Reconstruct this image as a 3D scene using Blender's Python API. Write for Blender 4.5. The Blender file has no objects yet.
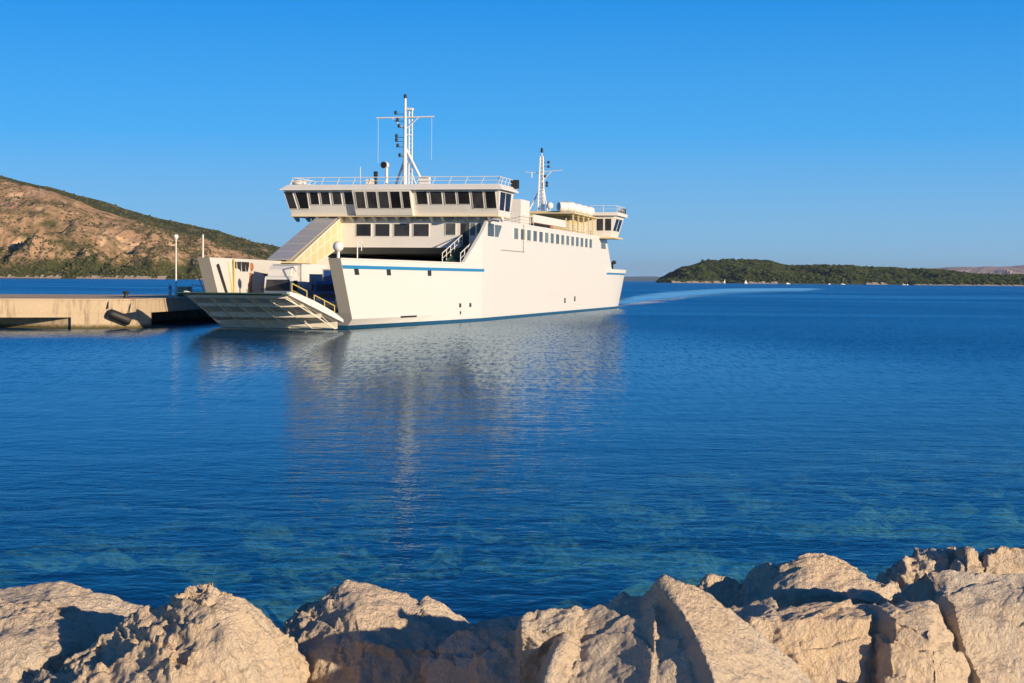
import bpy, bmesh, math, random
from math import radians, sin, cos, atan, pi
from mathutils import Vector, Matrix, noise

S = bpy.context.scene
COL = S.collection

# ------------------------------------------------------------------ camera
F, CAMH = 1600.0, 4.0                       # focal length in pixels, eye height in metres
PITCH, ROLL = atan((341.5 - 279.8) / F), 0.0085
cam = bpy.data.cameras.new('camera')
cam.sensor_width = 36.0
cam.lens = F / 1024 * 36
cam.clip_start, cam.clip_end = 0.1, 90000
cam_o = bpy.data.objects.new('camera', cam)
COL.objects.link(cam_o)
fwd = Vector((0, cos(PITCH), -sin(PITCH)))
up0 = Vector((0, sin(PITCH), cos(PITCH)))
r0 = Vector((1, 0, 0))
RT = r0 * cos(ROLL) + up0 * sin(ROLL)
UP = up0 * cos(ROLL) - r0 * sin(ROLL)
m = Matrix((RT, UP, -fwd)).transposed().to_4x4()
m.translation = Vector((0, 0, CAMH))
cam_o.matrix_world = m
S.camera = cam_o

# ------------------------------------------------------------------ sun and sky
SUN_EL = radians(13.2)
SUN_AZ = radians(134)                       # clockwise from +Y
sdir = Vector((sin(SUN_AZ) * cos(SUN_EL), cos(SUN_AZ) * cos(SUN_EL), sin(SUN_EL)))
sun = bpy.data.lights.new('sun', 'SUN')
sun.energy = 5.0
sun.angle = radians(0.5)
sun.color = (1.0, 0.81, 0.58)
sun_o = bpy.data.objects.new('sun', sun)
sun_o.rotation_euler = sdir.to_track_quat('Z', 'Y').to_euler()
COL.objects.link(sun_o)

W = bpy.data.worlds.new('World')
S.world = W
W.use_nodes = True
nt = W.node_tree
bg = nt.nodes['Background']
bg.inputs['Strength'].default_value = 0.1
sky = nt.nodes.new('ShaderNodeTexSky')
sky.sky_type = 'NISHITA'
sky.sun_disc = False
sky.sun_elevation = SUN_EL
sky.sun_rotation = SUN_AZ
sky.air_density, sky.dust_density, sky.ozone_density = 0.6, 0.0, 8.0
gain = nt.nodes.new('ShaderNodeVectorMath'); gain.operation = 'MULTIPLY'
gain.inputs[1].default_value = (0.35, 1.5, 1.5)
nt.links.new(sky.outputs[0], gain.inputs[0])
tc = nt.nodes.new('ShaderNodeTexCoord')
sep = nt.nodes.new('ShaderNodeSeparateXYZ')
nt.links.new(tc.outputs['Generated'], sep.inputs[0])
ramp = nt.nodes.new('ShaderNodeValToRGB')
el = ramp.color_ramp.elements
stops = [(0.0, (.31, .49, .66)), (.035, (.23, .46, .70)), (.09, (.070, .385, .80)), (.18, (.006, .255, .735)), (.25, (.006, .125, .43)), (.5, (.012, .085, .31)), (1.0, (.02, .085, .27))]
el[0].position, el[0].color = stops[0][0], (*stops[0][1], 1)
el[1].position, el[1].color = stops[-1][0], (*stops[-1][1], 1)
for p, c in stops[1:-1]:
    e = el.new(p); e.color = (*c, 1)
nt.links.new(sep.outputs['Z'], ramp.inputs[0])
sc10 = nt.nodes.new('ShaderNodeVectorMath'); sc10.operation = 'SCALE'
sc10.inputs['Scale'].default_value = 7.5
nt.links.new(ramp.outputs[0], sc10.inputs[0])
mx = nt.nodes.new('ShaderNodeMix'); mx.data_type = 'VECTOR'
mx.inputs['Factor'].default_value = 0.14
nt.links.new(sc10.outputs[0], mx.inputs[4]); nt.links.new(gain.outputs[0], mx.inputs[5])
nt.links.new(mx.outputs[1], bg.inputs['Color'])

vs = S.view_settings
vs.view_transform = 'Standard'
vs.look = 'None'
vs.exposure = 0.5
vs.gamma = 1.0
S.cycles.max_bounces = 8
S.cycles.transparent_max_bounces = 16
S.cycles.caustics_reflective = True
S.cycles.sample_clamp_indirect = 2.5
S.cycles.caustics_refractive = False
S.cycles.use_denoising = True

# ------------------------------------------------------------------ helpers
def at(px, py, Y):
    """point at depth Y metres seen in direction (px, py)"""
    r = fwd + RT * ((px - 512) / F) + UP * ((341.5 - py) / F)
    return Vector((0, 0, CAMH)) + r * (Y / r.y)

def tag(o, label=None, cat=None, group=None, kind=None):
    if label: o['label'] = label
    if cat: o['category'] = cat
    if group: o['group'] = group
    if kind: o['kind'] = kind
    return o

def empty(name, loc=(0, 0, 0), rz=0.0):
    o = bpy.data.objects.new(name, None)
    o.empty_display_size = 0.3
    o.location = loc
    o.rotation_euler = (0, 0, rz)
    COL.objects.link(o)
    return o

class MB:
    def __init__(s):
        s.v, s.f, s.m = [], [], []
    def add(s, vs, fs, m=0):
        b = len(s.v)
        s.v += [tuple(x) for x in vs]
        s.f += [tuple(i + b for i in f) for f in fs]
        s.m += [m] * len(fs)
        return s
    def box(s, x0, x1, y0, y1, z0, z1, m=0):
        return s.add([(x0, y0, z0), (x1, y0, z0), (x1, y1, z0), (x0, y1, z0), (x0, y0, z1), (x1, y0, z1), (x1, y1, z1), (x0, y1, z1)],
                     [(3, 2, 1, 0), (4, 5, 6, 7), (0, 1, 5, 4), (1, 2, 6, 5), (2, 3, 7, 6), (3, 0, 4, 7)], m)
    def hexa(s, lo, hi, m=0):
        return s.add(list(lo) + list(hi), [(3, 2, 1, 0), (4, 5, 6, 7), (0, 1, 5, 4), (1, 2, 6, 5), (2, 3, 7, 6), (3, 0, 4, 7)], m)
    def poly(s, vs, m=0):
        return s.add(vs, [tuple(range(len(vs)))], m)
    def _prism(s, a, b, m):
        n = len(a)
        fs = [tuple(reversed(range(n))), tuple(range(n, 2 * n))] + [(i, (i + 1) % n, n + (i + 1) % n, n + i) for i in range(n)]
        return s.add(list(a) + list(b), fs, m)
    def prism_x(s, prof, x0, x1, m=0):
        return s._prism([(x0, y, z) for y, z in prof], [(x1, y, z) for y, z in prof], m)
    def prism_y(s, prof, y0, y1, m=0):
        return s._prism([(x, y0, z) for x, z in prof], [(x, y1, z) for x, z in prof], m)
    def prism_z(s, prof, z0, z1, m=0):
        return s._prism([(x, y, z0) for x, y in prof], [(x, y, z1) for x, y in prof], m)
    def ring(s, outer, inner, dep, m=0):
        dep = Vector(dep)
        o = [Vector(p) for p in outer]; i = [Vector(p) for p in inner]
        vs = o + i + [p + dep for p in o] + [p + dep for p in i]
        fs = []
        for k in range(4):
            j = (k + 1) % 4
            fs += [(k, j, 4 + j, 4 + k), (8 + k, 12 + k, 12 + j, 8 + j), (k, 8 + k, 8 + j, j), (4 + k, 4 + j, 12 + j, 12 + k)]
        return s.add(vs, fs, m)
    def tube(s, p, q, r, n=8, r2=None, m=0):
        p, q = Vector(p), Vector(q)
        r2 = r if r2 is None else r2
        d = (q - p).normalized()
        a = d.orthogonal().normalized(); b = d.cross(a)
        A = [p + (a * cos(2 * pi * i / n) + b * sin(2 * pi * i / n)) * r for i in range(n)]
        B = [q + (a * cos(2 * pi * i / n) + b * sin(2 * pi * i / n)) * r2 for i in range(n)]
        return s._prism(A, B, m)
    def path(s, pts, r, n=6, m=0):
        for a, b in zip(pts, pts[1:]): s.tube(a, b, r, n, m=m)
        return s
    def lathe(s, p, axis, prof, n=16, m=0):
        p, d = Vector(p), Vector(axis).normalized()
        a = d.orthogonal().normalized(); b = d.cross(a)
        vs = []
        for r, h in prof:
            for i in range(n):
                t = 2 * pi * i / n
                vs.append(p + d * h + (a * cos(t) + b * sin(t)) * max(r, 1e-4))
        fs = [(k * n + i, k * n + (i + 1) % n, (k + 1) * n + (i + 1) % n, (k + 1) * n + i) for k in range(len(prof) - 1) for i in range(n)]
        fs += [tuple(reversed(range(n))), tuple((len(prof) - 1) * n + i for i in range(n))]
        return s.add(vs, fs, m)
    def sphere(s, c, r, n=12, m=0):
        return s.lathe(c, (0, 0, 1), [(r * sin(pi * i / 8), -r * cos(pi * i / 8)) for i in range(9)], n, m)
    def build(s, name, mats, parent=None, smooth=False, angle=None, recalc=True):
        me = bpy.data.meshes.new(name)
        me.from_pydata(s.v, [], s.f)
        for mt in (mats if isinstance(mats, (list, tuple)) else [mats]): me.materials.append(mt)
        me.polygons.foreach_set('material_index', s.m)
        if recalc:
            bm = bmesh.new(); bm.from_mesh(me)
            bmesh.ops.recalc_face_normals(bm, faces=bm.faces)
            bm.to_mesh(me); bm.free()
        if smooth:
            me.polygons.foreach_set('use_smooth', [True] * len(me.polygons))
            if angle: me.set_sharp_from_angle(angle=radians(angle))
        o = bpy.data.objects.new(name, me)
        COL.objects.link(o)
        if parent: o.parent = parent
        return o

# ------------------------------------------------------------------ materials
def newmat(name):
    mt = bpy.data.materials.new(name)
    mt.use_nodes = True
    nt = mt.node_tree
    return mt, nt, nt.nodes['Principled BSDF'], nt.nodes, nt.links

def noise_node(nt, scale, detail=4, rough=0.55, vec=None, dist=0.0):
    n = nt.nodes.new('ShaderNodeTexNoise')
    n.inputs['Scale'].default_value = scale
    n.inputs['Detail'].default_value = detail
    n.inputs['Roughness'].default_value = rough
    n.inputs['Distortion'].default_value = dist
    if vec is not None: nt.links.new(vec, n.inputs['Vector'])
    return n

def cramp(nt, fac, stops):
    r = nt.nodes.new('ShaderNodeValToRGB')
    e = r.color_ramp.elements
    e[0].position, e[0].color = stops[0][0], (*stops[0][1], 1)
    e[1].position, e[1].color = stops[-1][0], (*stops[-1][1], 1)
    for p, c in stops[1:-1]:
        k = e.new(p); k.color = (*c, 1)
    nt.links.new(fac, r.inputs[0])
    return r

def mixc(nt, fac, a, b, mode='MIX'):
    mxn = nt.nodes.new('ShaderNodeMix'); mxn.data_type = 'RGBA'; mxn.blend_type = mode
    for sock, val in ((mxn.inputs[0], fac), (mxn.inputs[6], a), (mxn.inputs[7], b)):
        if isinstance(val, (int, float)): sock.default_value = val
        elif isinstance(val, tuple): sock.default_value = (*val, 1)
        else: nt.links.new(val, sock)
    return mxn.outputs[2]

def mathn(nt, op, a, b=None, clamp=False):
    n = nt.nodes.new('ShaderNodeMath'); n.operation = op; n.use_clamp = clamp
    for i, v in enumerate((a, b)):
        if v is None: continue
        if isinstance(v, (int, float)): n.inputs[i].default_value = v
        else: nt.links.new(v, n.inputs[i])
    return n.outputs[0]

def objvec(nt, scale=(1, 1, 1)):
    t = nt.nodes.new('ShaderNodeTexCoord')
    mp = nt.nodes.new('ShaderNodeMapping')
    mp.inputs['Scale'].default_value = scale
    nt.links.new(t.outputs['Object'], mp.inputs['Vector'])
    return mp.outputs[0]

def posvec(nt, scale=(1, 1, 1), rot=0.0):
    g = nt.nodes.new('ShaderNodeNewGeometry')
    mp = nt.nodes.new('ShaderNodeMapping')
    mp.inputs['Scale'].default_value = scale
    mp.inputs['Rotation'].default_value = (0, 0, rot)
    nt.links.new(g.outputs['Position'], mp.inputs['Vector'])
    return mp.outputs[0]

def paint(name, col, rough=0.4, dirt=0.25, dirtcol=(.30, .22, .13), scale=0.5, metal=0.0):
    mt, nt, b, N, L = newmat(name)
    v = objvec(nt, (1, 1, .22))
    n1 = noise_node(nt, scale, 6, .62, v)
    n2 = noise_node(nt, scale * 7, 4, .6, v)
    f = mathn(nt, 'MULTIPLY', cramp(nt, n1.outputs[0], [(.5, (0, 0, 0)), (.85, (1, 1, 1))]).outputs[0],
              cramp(nt, n2.outputs[0], [(.35, (0, 0, 0)), (.75, (1, 1, 1))]).outputs[0])
    f = mathn(nt, 'MULTIPLY', f, dirt)
    L.new(mixc(nt, f, col, dirtcol), b.inputs['Base Color'])
    b.inputs['Roughness'].default_value = rough
    b.inputs['Metallic'].default_value = metal
    return mt

def plain(name, col, rough=0.5, metal=0.0):
    mt, nt, b, N, L = newmat(name)
    n = noise_node(nt, 3.0, 5, .6, objvec(nt))
    L.new(mixc(nt, n.outputs[0], tuple(c * .82 for c in col), tuple(min(c * 1.15, 1) for c in col)), b.inputs['Base Color'])
    b.inputs['Roughness'].default_value = rough
    b.inputs['Metallic'].default_value = metal
    return mt

M = {}
# hull plating: faint welded plate seams, dents and rust streaks
def hull_mat():
    mt, nt, b, N, L = newmat('hull_paint')
    v = objvec(nt)
    sp = N.new('ShaderNodeSeparateXYZ'); L.new(v, sp.inputs[0])
    vs_ = objvec(nt, (1, .8, .07))
    st = noise_node(nt, 1.6, 5, .65, vs_)
    pt = noise_node(nt, .22, 4, .6, v)
    f = mathn(nt, 'MULTIPLY', cramp(nt, st.outputs[0], [(.56, (0, 0, 0)), (.8, (1, 1, 1))]).outputs[0],
              cramp(nt, pt.outputs[0], [(.45, (0, 0, 0)), (.7, (1, 1, 1))]).outputs[0])
    f = mathn(nt, 'MULTIPLY', f, .30)
    c1 = mixc(nt, f, (.63, .61, .565), (.40, .29, .17))
    # grime rising from the waterline
    low = cramp(nt, mathn(nt, 'ADD', sp.outputs['Z'], mathn(nt, 'MULTIPLY', st.outputs[0], 1.2)), [(.9 / 2, (1, 1, 1)), (1.0, (0, 0, 0))])
    c2 = mixc(nt, mathn(nt, 'MULTIPLY', low.outputs[0], .35), c1, (.45, .40, .30))
    b.inputs['Roughness'].default_value = .38
    # plate seams + waviness
    sy = mathn(nt, 'PINGPONG', sp.outputs['Y'], 3.0)
    sz = mathn(nt, 'PINGPONG', sp.outputs['Z'], 1.1)
    seam = mathn(nt, 'MAXIMUM', cramp(nt, sy, [(0, (1, 1, 1)), (.035, (0, 0, 0))]).outputs[0], cramp(nt, sz, [(0, (1, 1, 1)), (.035, (0, 0, 0))]).outputs[0])
    wav = noise_node(nt, .8, 3, .5, v)
    L.new(mixc(nt, mathn(nt, 'MULTIPLY', seam, .10), c2, (.30, .26, .20)), b.inputs['Base Color'])
    h = mathn(nt, 'ADD', mathn(nt, 'MULTIPLY', wav.outputs[0], .05), mathn(nt, 'MULTIPLY', seam, -.004))
    bp = N.new('ShaderNodeBump'); bp.inputs['Distance'].default_value = 1.0; bp.inputs['Strength'].default_value = .55
    L.new(h, bp.inputs['Height']); L.new(bp.outputs[0], b.inputs['Normal'])
    return mt
M['hull'] = hull_mat()
M['white'] = paint('white_paint', (.66, .635, .58), .42, .3)
M['cream'] = paint('cream_paint', (.62, .50, .28), .5, .3)
M['blue'] = paint('blue_paint', (.02, .20, .42), .4, .25, (.2, .25, .3))
M['boot'] = paint('boot_paint', (.012, .075, .15), .35, .5, (.10, .14, .14), 1.2)
M['grey'] = paint('grey_paint', (.30, .29, .27), .55, .5)
M['slab'] = paint('slab_paint', (.36, .34, .29), .5, .5)
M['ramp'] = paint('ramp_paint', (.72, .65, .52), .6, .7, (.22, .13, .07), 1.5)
M['deck'] = plain('deck_green', (.030, .075, .052), .7)
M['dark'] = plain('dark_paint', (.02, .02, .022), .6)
M['black'] = plain('black_rubber', (.012, .012, .013), .6)
M['yellow'] = plain('yellow_paint', (.50, .38, .10), .5)
M['steel'] = plain('galvanised', (.45, .45, .43), .4, .3)
M['orange'] = plain('orange_paint', (.40, .14, .05), .5)
M['truckblue'] = plain('truck_blue', (.015, .05, .20), .35)
M['lamp_glass'] = plain('lamp_glass', (.72, .68, .58), .25)
M['sail'] = plain('sail_cloth', (.8, .79, .75), .7)
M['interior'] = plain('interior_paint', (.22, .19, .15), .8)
def glass_mat(name, col):
    mt, nt, b, N, L = newmat(name)
    n = noise_node(nt, .9, 2, .5, objvec(nt))
    oi = N.new('ShaderNodeObjectInfo')
    k = mathn(nt, 'MULTIPLY', n.outputs[0], mathn(nt, 'ADD', mathn(nt, 'MULTIPLY', oi.outputs['Random'], 1.5), .3))
    L.new(mixc(nt, k, tuple(c * .4 for c in col), tuple(c * 3.2 for c in col)), b.inputs['Base Color'])
    b.inputs['Roughness'].default_value = .06
    b.inputs['Specular IOR Level'].default_value = .2
    return mt
M['glass'] = glass_mat('window_glass', (.014, .014, .016))
M['glass2'] = glass_mat('saloon_glass', (.045, .05, .05))
def concrete():
    mt, nt, b, N, L = newmat('concrete')
    v = objvec(nt); vz = objvec(nt, (1, 1, .12))
    n1 = noise_node(nt, .7, 7, .65, v); n2 = noise_node(nt, 2.2, 5, .65, vz); n3 = noise_node(nt, 14, 4, .6, v)
    c = mixc(nt, n1.outputs[0], (.44, .33, .20), (.58, .45, .30))
    c = mixc(nt, cramp(nt, n2.outputs[0], [(.52, (0, 0, 0)), (.66, (.75, .75, .75))]).outputs[0], c, (.20, .13, .08))
    c = mixc(nt, mathn(nt, 'MULTIPLY', n3.outputs[0], .3), c, (.28, .23, .17))
    sp = N.new('ShaderNodeSeparateXYZ'); L.new(v, sp.inputs[0])
    low = cramp(nt, mathn(nt, 'ADD', sp.outputs['Z'], mathn(nt, 'MULTIPLY', mathn(nt, 'SUBTRACT', n2.outputs[0], .5), .5)), [(.12, (1, 1, 1)), (.38, (0, 0, 0))])
    c = mixc(nt, low.outputs[0], c, (.085, .065, .02))
    L.new(c, b.inputs['Base Color']); b.inputs['Roughness'].default_value = .9
    bp = N.new('ShaderNodeBump'); bp.inputs['Distance'].default_value = .06
    L.new(n3.outputs[0], bp.inputs['Height']); L.new(bp.outputs[0], b.inputs['Normal'])
    return mt
M['concrete'] = concrete()

def rock_mat():
    mt, nt, b, N, L = newmat('limestone')
    v = objvec(nt)
    big = noise_node(nt, 1.1, 5, .6, v); mid = noise_node(nt, 5, 9, .66, v); fine = noise_node(nt, 38, 6, .7, v)
    vor = N.new('ShaderNodeTexVoronoi'); vor.inputs['Scale'].default_value = 16; L.new(v, vor.inputs['Vector'])
    c = mixc(nt, cramp(nt, big.outputs[0], [(.35, (0, 0, 0)), (.65, (1, 1, 1))]).outputs[0], (.84, .63, .42), (.86, .72, .54))
    c = mixc(nt, cramp(nt, mid.outputs[0], [(.55, (0, 0, 0)), (.76, (.65, .65, .65))]).outputs[0], c, (.44, .29, .16))
    oc = noise_node(nt, .8, 4, .6, objvec(nt, (1.0, 1.7, 1.3)))
    c = mixc(nt, cramp(nt, oc.outputs[0], [(.60, (0, 0, 0)), (.75, (.75, .75, .75))]).outputs[0], c, (.50, .235, .085))
    oi = N.new('ShaderNodeObjectInfo')
    c = mixc(nt, mathn(nt, 'MULTIPLY', oi.outputs['Random'], .30), c, (.60, .54, .47))
    # dark lichen and pits
    li = noise_node(nt, 3.4, 9, .74, v, .4)
    c = mixc(nt, cramp(nt, li.outputs[0], [(.63, (0, 0, 0)), (.70, (.8, .8, .8))]).outputs[0], c, (.12, .095, .075))
    c = mixc(nt, mathn(nt, 'MULTIPLY', fine.outputs[0], .14), c, (.34, .27, .20))
    L.new(c, b.inputs['Base Color']); b.inputs['Roughness'].default_value = .93
    b.inputs['Specular IOR Level'].default_value = .2
    wv = N.new('ShaderNodeVectorMath'); wv.operation = 'MULTIPLY_ADD'
    L.new(mid.outputs['Color'], wv.inputs[0]); wv.inputs[1].default_value = (.5, .5, .5); L.new(v, wv.inputs[2])
    ck = N.new('ShaderNodeTexVoronoi'); ck.feature = 'DISTANCE_TO_EDGE'; ck.inputs['Scale'].default_value = 1.25; L.new(wv.outputs[0], ck.inputs['Vector'])
    crack = cramp(nt, ck.outputs['Distance'], [(.0, (1, 1, 1)), (.014, (0, 0, 0))])
    msk = cramp(nt, big.outputs[0], [(.42, (0, 0, 0)), (.58, (1, 1, 1))])
    crk = mathn(nt, 'MULTIPLY', crack.outputs[0], msk.outputs[0])
    c = mixc(nt, mathn(nt, 'MULTIPLY', crk, .3), c, (.13, .09, .06))
    L.new(c, b.inputs['Base Color'])
    h = mathn(nt, 'ADD', mathn(nt, 'MULTIPLY', mid.outputs[0], .9), mathn(nt, 'MULTIPLY', fine.outputs[0], .42))
    h = mathn(nt, 'SUBTRACT', h, mathn(nt, 'MULTIPLY', crk, .08))
    pit = cramp(nt, vor.outputs['Distance'], [(.0, (0, 0, 0)), (.3, (1, 1, 1))])
    h = mathn(nt, 'ADD', h, mathn(nt, 'MULTIPLY', pit.outputs[0], .10))
    bp = N.new('ShaderNodeBump'); bp.inputs['Distance'].default_value = .11; bp.inputs['Strength'].default_value = 1.0
    L.new(h, bp.inputs['Height']); L.new(bp.outputs[0], b.inputs['Normal'])
    return mt
M['rock'] = rock_mat()

def hill_mat(name, scrub_bias, rockc=((.27, .155, .085), (.44, .29, .17)), zlow=40.0, lowamt=1.0):
    mt, nt, b, N, L = newmat(name)
    v = posvec(nt)
    vst = posvec(nt, (1, .35, .8), .5)
    a = noise_node(nt, .010, 6, .6, v); c1 = noise_node(nt, .05, 9, .74, vst, .5); f = noise_node(nt, .22, 6, .75, v)
    rock = mixc(nt, f.outputs[0], rockc[0], rockc[1])
    pale = noise_node(nt, .028, 7, .7, vst)
    rock = mixc(nt, cramp(nt, pale.outputs[0], [(.53, (0, 0, 0)), (.66, (1, 1, 1))]).outputs[0], rock, tuple(min(c * 1.45, 1) for c in rockc[1]))
    green = mixc(nt, f.outputs[0], (.030, .040, .013), (.085, .085, .028))
    sp = N.new('ShaderNodeSeparateXYZ'); L.new(v, sp.inputs[0])
    low = mathn(nt, 'MULTIPLY', cramp(nt, mathn(nt, 'DIVIDE', sp.outputs['Z'], zlow), [(.15, (1, 1, 1)), (1.0, (0, 0, 0))]).outputs[0], .26 * lowamt)
    k = mathn(nt, 'ADD', mathn(nt, 'ADD', mathn(nt, 'MULTIPLY', a.outputs[0], .55), mathn(nt, 'MULTIPLY', c1.outputs[0], .6)), low)
    k = mathn(nt, 'ADD', k, scrub_bias)
    fac = cramp(nt, k, [(.50, (0, 0, 0)), (.66, (1, 1, 1))]).outputs[0]
    L.new(mixc(nt, fac, rock, green), b.inputs['Base Color'])
    b.inputs['Roughness'].default_value = 1.0; b.inputs['Specular IOR Level'].default_value = 0
    return mt
M['hill'] = hill_mat('hill_scrub', -.035)
M['ridge'] = hill_mat('ridge_scrub', .10, ((.20, .13, .08), (.34, .24, .16)), 60, .5)
M['island'] = hill_mat('island_ground', .16, ((.16, .11, .06), (.25, .18, .10)), 30, .3)
M['mount'] = hill_mat('mountain_rock', -.14, ((.33, .22, .18), (.45, .31, .25)), 100, .3)
M['beach'] = plain('beach_stone', (.42, .33, .23), .9)
def leaf(name, a, c):
    mt, nt, b, N, L = newmat(name)
    n = noise_node(nt, .05, 3, .6, posvec(nt))
    L.new(mixc(nt, cramp(nt, n.outputs[0], [(.35, (0, 0, 0)), (.65, (1, 1, 1))]).outputs[0], a, c), b.inputs['Base Color'])
    b.inputs['Roughness'].default_value = 1.0; b.inputs['Specular IOR Level'].default_value = 0
    return mt
M['scrub'] = leaf('scrub_leaves', (.040, .050, .016), (.12, .105, .042))
M['forest'] = leaf('forest_leaves', (.020, .036, .013), (.062, .070, .022))

# ------------------------------------------------------------------ water
def water_mat(name, amp, alpha=False):
    mt, nt, b, N, L = newmat(name)
    N.remove(b)
    out = N['Material Output']
    g = N.new('ShaderNodeNewGeometry')
    # height field group evaluated three times gives a true wave gradient
    grp = bpy.data.node_groups.get('wave_height')
    if grp is None:
        grp = bpy.data.node_groups.new('wave_height', 'ShaderNodeTree')
        grp.interface.new_socket('P', in_out='INPUT', socket_type='NodeSocketVector')
        grp.interface.new_socket('H', in_out='OUTPUT', socket_type='NodeSocketFloat')
        gi = grp.nodes.new('NodeGroupInput'); go = grp.nodes.new('NodeGroupOutput')
        tot = None
        for sc, amp_, det, rot, sx, sy in ((.20, .085, 1, .25, .7, 1.0), (.8, .058, 2, -.15, .7, 1.05), (2.6, .032, 2, .3, .75, 1.05), (8.0, .0115, 2, -.4, .85, 1.0)):
            mp = grp.nodes.new('ShaderNodeMapping')
            mp.inputs['Rotation'].default_value = (0, 0, rot)
            mp.inputs['Scale'].default_value = (sx, sy, 1)
            grp.links.new(gi.outputs[0], mp.inputs['Vector'])
            n = noise_node(grp, sc, det, .5, mp.outputs[0], .4)
            h = mathn(grp, 'MULTIPLY', n.outputs[0], amp_)
            tot = h if tot is None else mathn(grp, 'ADD', tot, h)
        grp.links.new(tot, go.inputs[0])
    def hgt(off):
        q = N.new('ShaderNodeVectorMath'); q.operation = 'ADD'; q.inputs[1].default_value = off
        L.new(g.outputs['Position'], q.inputs[0])
        k = N.new('ShaderNodeGroup'); k.node_tree = grp; L.new(q.outputs[0], k.inputs[0])
        return k.outputs[0]
    e = .035
    h0, hx, hy = hgt((0, 0, 0)), hgt((e, 0, 0)), hgt((0, e, 0))
    # gusts and slicks: patches of rougher and calmer water
    gn = noise_node(nt, .012, 4, .55, posvec(nt, (.45, 1, 1), .12), .6)
    gust = N.new('ShaderNodeMapRange'); L.new(gn.outputs[0], gust.inputs[0])
    gust.inputs[1].default_value, gust.inputs[2].default_value = .36, .64
    gust.inputs[3].default_value, gust.inputs[4].default_value = .80 * amp, 1.35 * amp
    # the lee of the breakwater is calmer than the open channel
    sy = N.new('ShaderNodeSeparateXYZ'); L.new(g.outputs['Position'], sy.inputs[0])
    fet = N.new('ShaderNodeMapRange'); fet.interpolation_type = 'SMOOTHSTEP'; L.new(sy.outputs['Y'], fet.inputs[0])
    fet.inputs[1].default_value, fet.inputs[2].default_value = 34, 115
    fet.inputs[3].default_value, fet.inputs[4].default_value = .60, 1.42
    # smoother water in the lee of the ship
    ex = mathn(nt, 'DIVIDE', mathn(nt, 'ADD', sy.outputs['X'], 3.0), 24.0); ey = mathn(nt, 'DIVIDE', mathn(nt, 'SUBTRACT', sy.outputs['Y'], 84.0), 58.0)
    rr_ = mathn(nt, 'ADD', mathn(nt, 'MULTIPLY', ex, ex), mathn(nt, 'MULTIPLY', ey, ey))
    lee = N.new('ShaderNodeMapRange'); lee.interpolation_type = 'SMOOTHSTEP'; L.new(rr_, lee.inputs[0])
    lee.inputs[1].default_value, lee.inputs[2].default_value = .15, 1.3
    lee.inputs[3].default_value, lee.inputs[4].default_value = .62, 1.0
    gl_ = mathn(nt, 'MULTIPLY', gust.outputs[0], lee.outputs[0])
    sl = mathn(nt, 'MULTIPLY', mathn(nt, 'MULTIPLY', gl_, fet.outputs[0]), -1 / e)
    nx = mathn(nt, 'MULTIPLY', mathn(nt, 'SUBTRACT', hx, h0), sl)
    ny = mathn(nt, 'MULTIPLY', mathn(nt, 'SUBTRACT', hy, h0), sl)
    # wind chop seen end on: short steep facets in the open water
    chop = noise_node(nt, 1.0, 3, .7, posvec(nt, (4.2, .42, 1), .06))
    ck_ = mathn(nt, 'MULTIPLY', mathn(nt, 'SUBTRACT', chop.outputs[0], .5), mathn(nt, 'MULTIPLY', mathn(nt, 'SUBTRACT', fet.outputs[0], .56), .95 * amp))
    ny = mathn(nt, 'ADD', ny, mathn(nt, 'MULTIPLY', ck_, lee.outputs[0]))
    # wave masking: slopes leaning away from a grazing ray are hidden behind the crest in front of them
    vi = N.new('ShaderNodeSeparateXYZ'); L.new(g.outputs['Incoming'], vi.inputs[0])
    vl = mathn(nt, 'SQRT', mathn(nt, 'ADD', mathn(nt, 'MULTIPLY', vi.outputs[0], vi.outputs[0]), mathn(nt, 'ADD', mathn(nt, 'MULTIPLY', vi.outputs[1], vi.outputs[1]), 1e-6)))
    hx_, hy_ = mathn(nt, 'DIVIDE', vi.outputs[0], vl), mathn(nt, 'DIVIDE', vi.outputs[1], vl)
    te = mathn(nt, 'MULTIPLY', mathn(nt, 'ABSOLUTE', mathn(nt, 'DIVIDE', vi.outputs[2], vl)), .6)
    sv = mathn(nt, 'ADD', mathn(nt, 'MULTIPLY', nx, hx_), mathn(nt, 'MULTIPLY', ny, hy_))
    sq = mathn(nt, 'ADD', sv, te)
    cc = mathn(nt, 'MULTIPLY', mathn(nt, 'MULTIPLY', gl_, fet.outputs[0]), .040)   # flat facets show little area end on
    cc = mathn(nt, 'ADD', cc, mathn(nt, 'MULTIPLY', mathn(nt, 'SUBTRACT', 1.52, fet.outputs[0]), .033 * amp))
    sf = mathn(nt, 'SUBTRACT', mathn(nt, 'SQRT', mathn(nt, 'ADD', mathn(nt, 'MULTIPLY', sq, sq), mathn(nt, 'MULTIPLY', cc, cc))), te)
    ds = mathn(nt, 'SUBTRACT', sf, sv)
    nx = mathn(nt, 'ADD', nx, mathn(nt, 'MULTIPLY', ds, hx_)); ny = mathn(nt, 'ADD', ny, mathn(nt, 'MULTIPLY', ds, hy_))
    cb = N.new('ShaderNodeCombineXYZ'); L.new(nx, cb.inputs[0]); L.new(ny, cb.inputs[1]); cb.inputs[2].default_value = 1
    nm = N.new('ShaderNodeVectorMath'); nm.operation = 'NORMALIZE'; L.new(cb.outputs[0], nm.inputs[0])
    nrm = nm.outputs[0]
    fr = N.new('ShaderNodeFresnel'); fr.inputs['IOR'].default_value = 1.333; L.new(nrm, fr.inputs['Normal'])
    gl = N.new('ShaderNodeBsdfGlossy'); gl.inputs['Roughness'].default_value = .06
    gl.inputs['Color'].default_value = (.76, .92, 1, 1); L.new(nrm, gl.inputs['Normal'])
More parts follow.
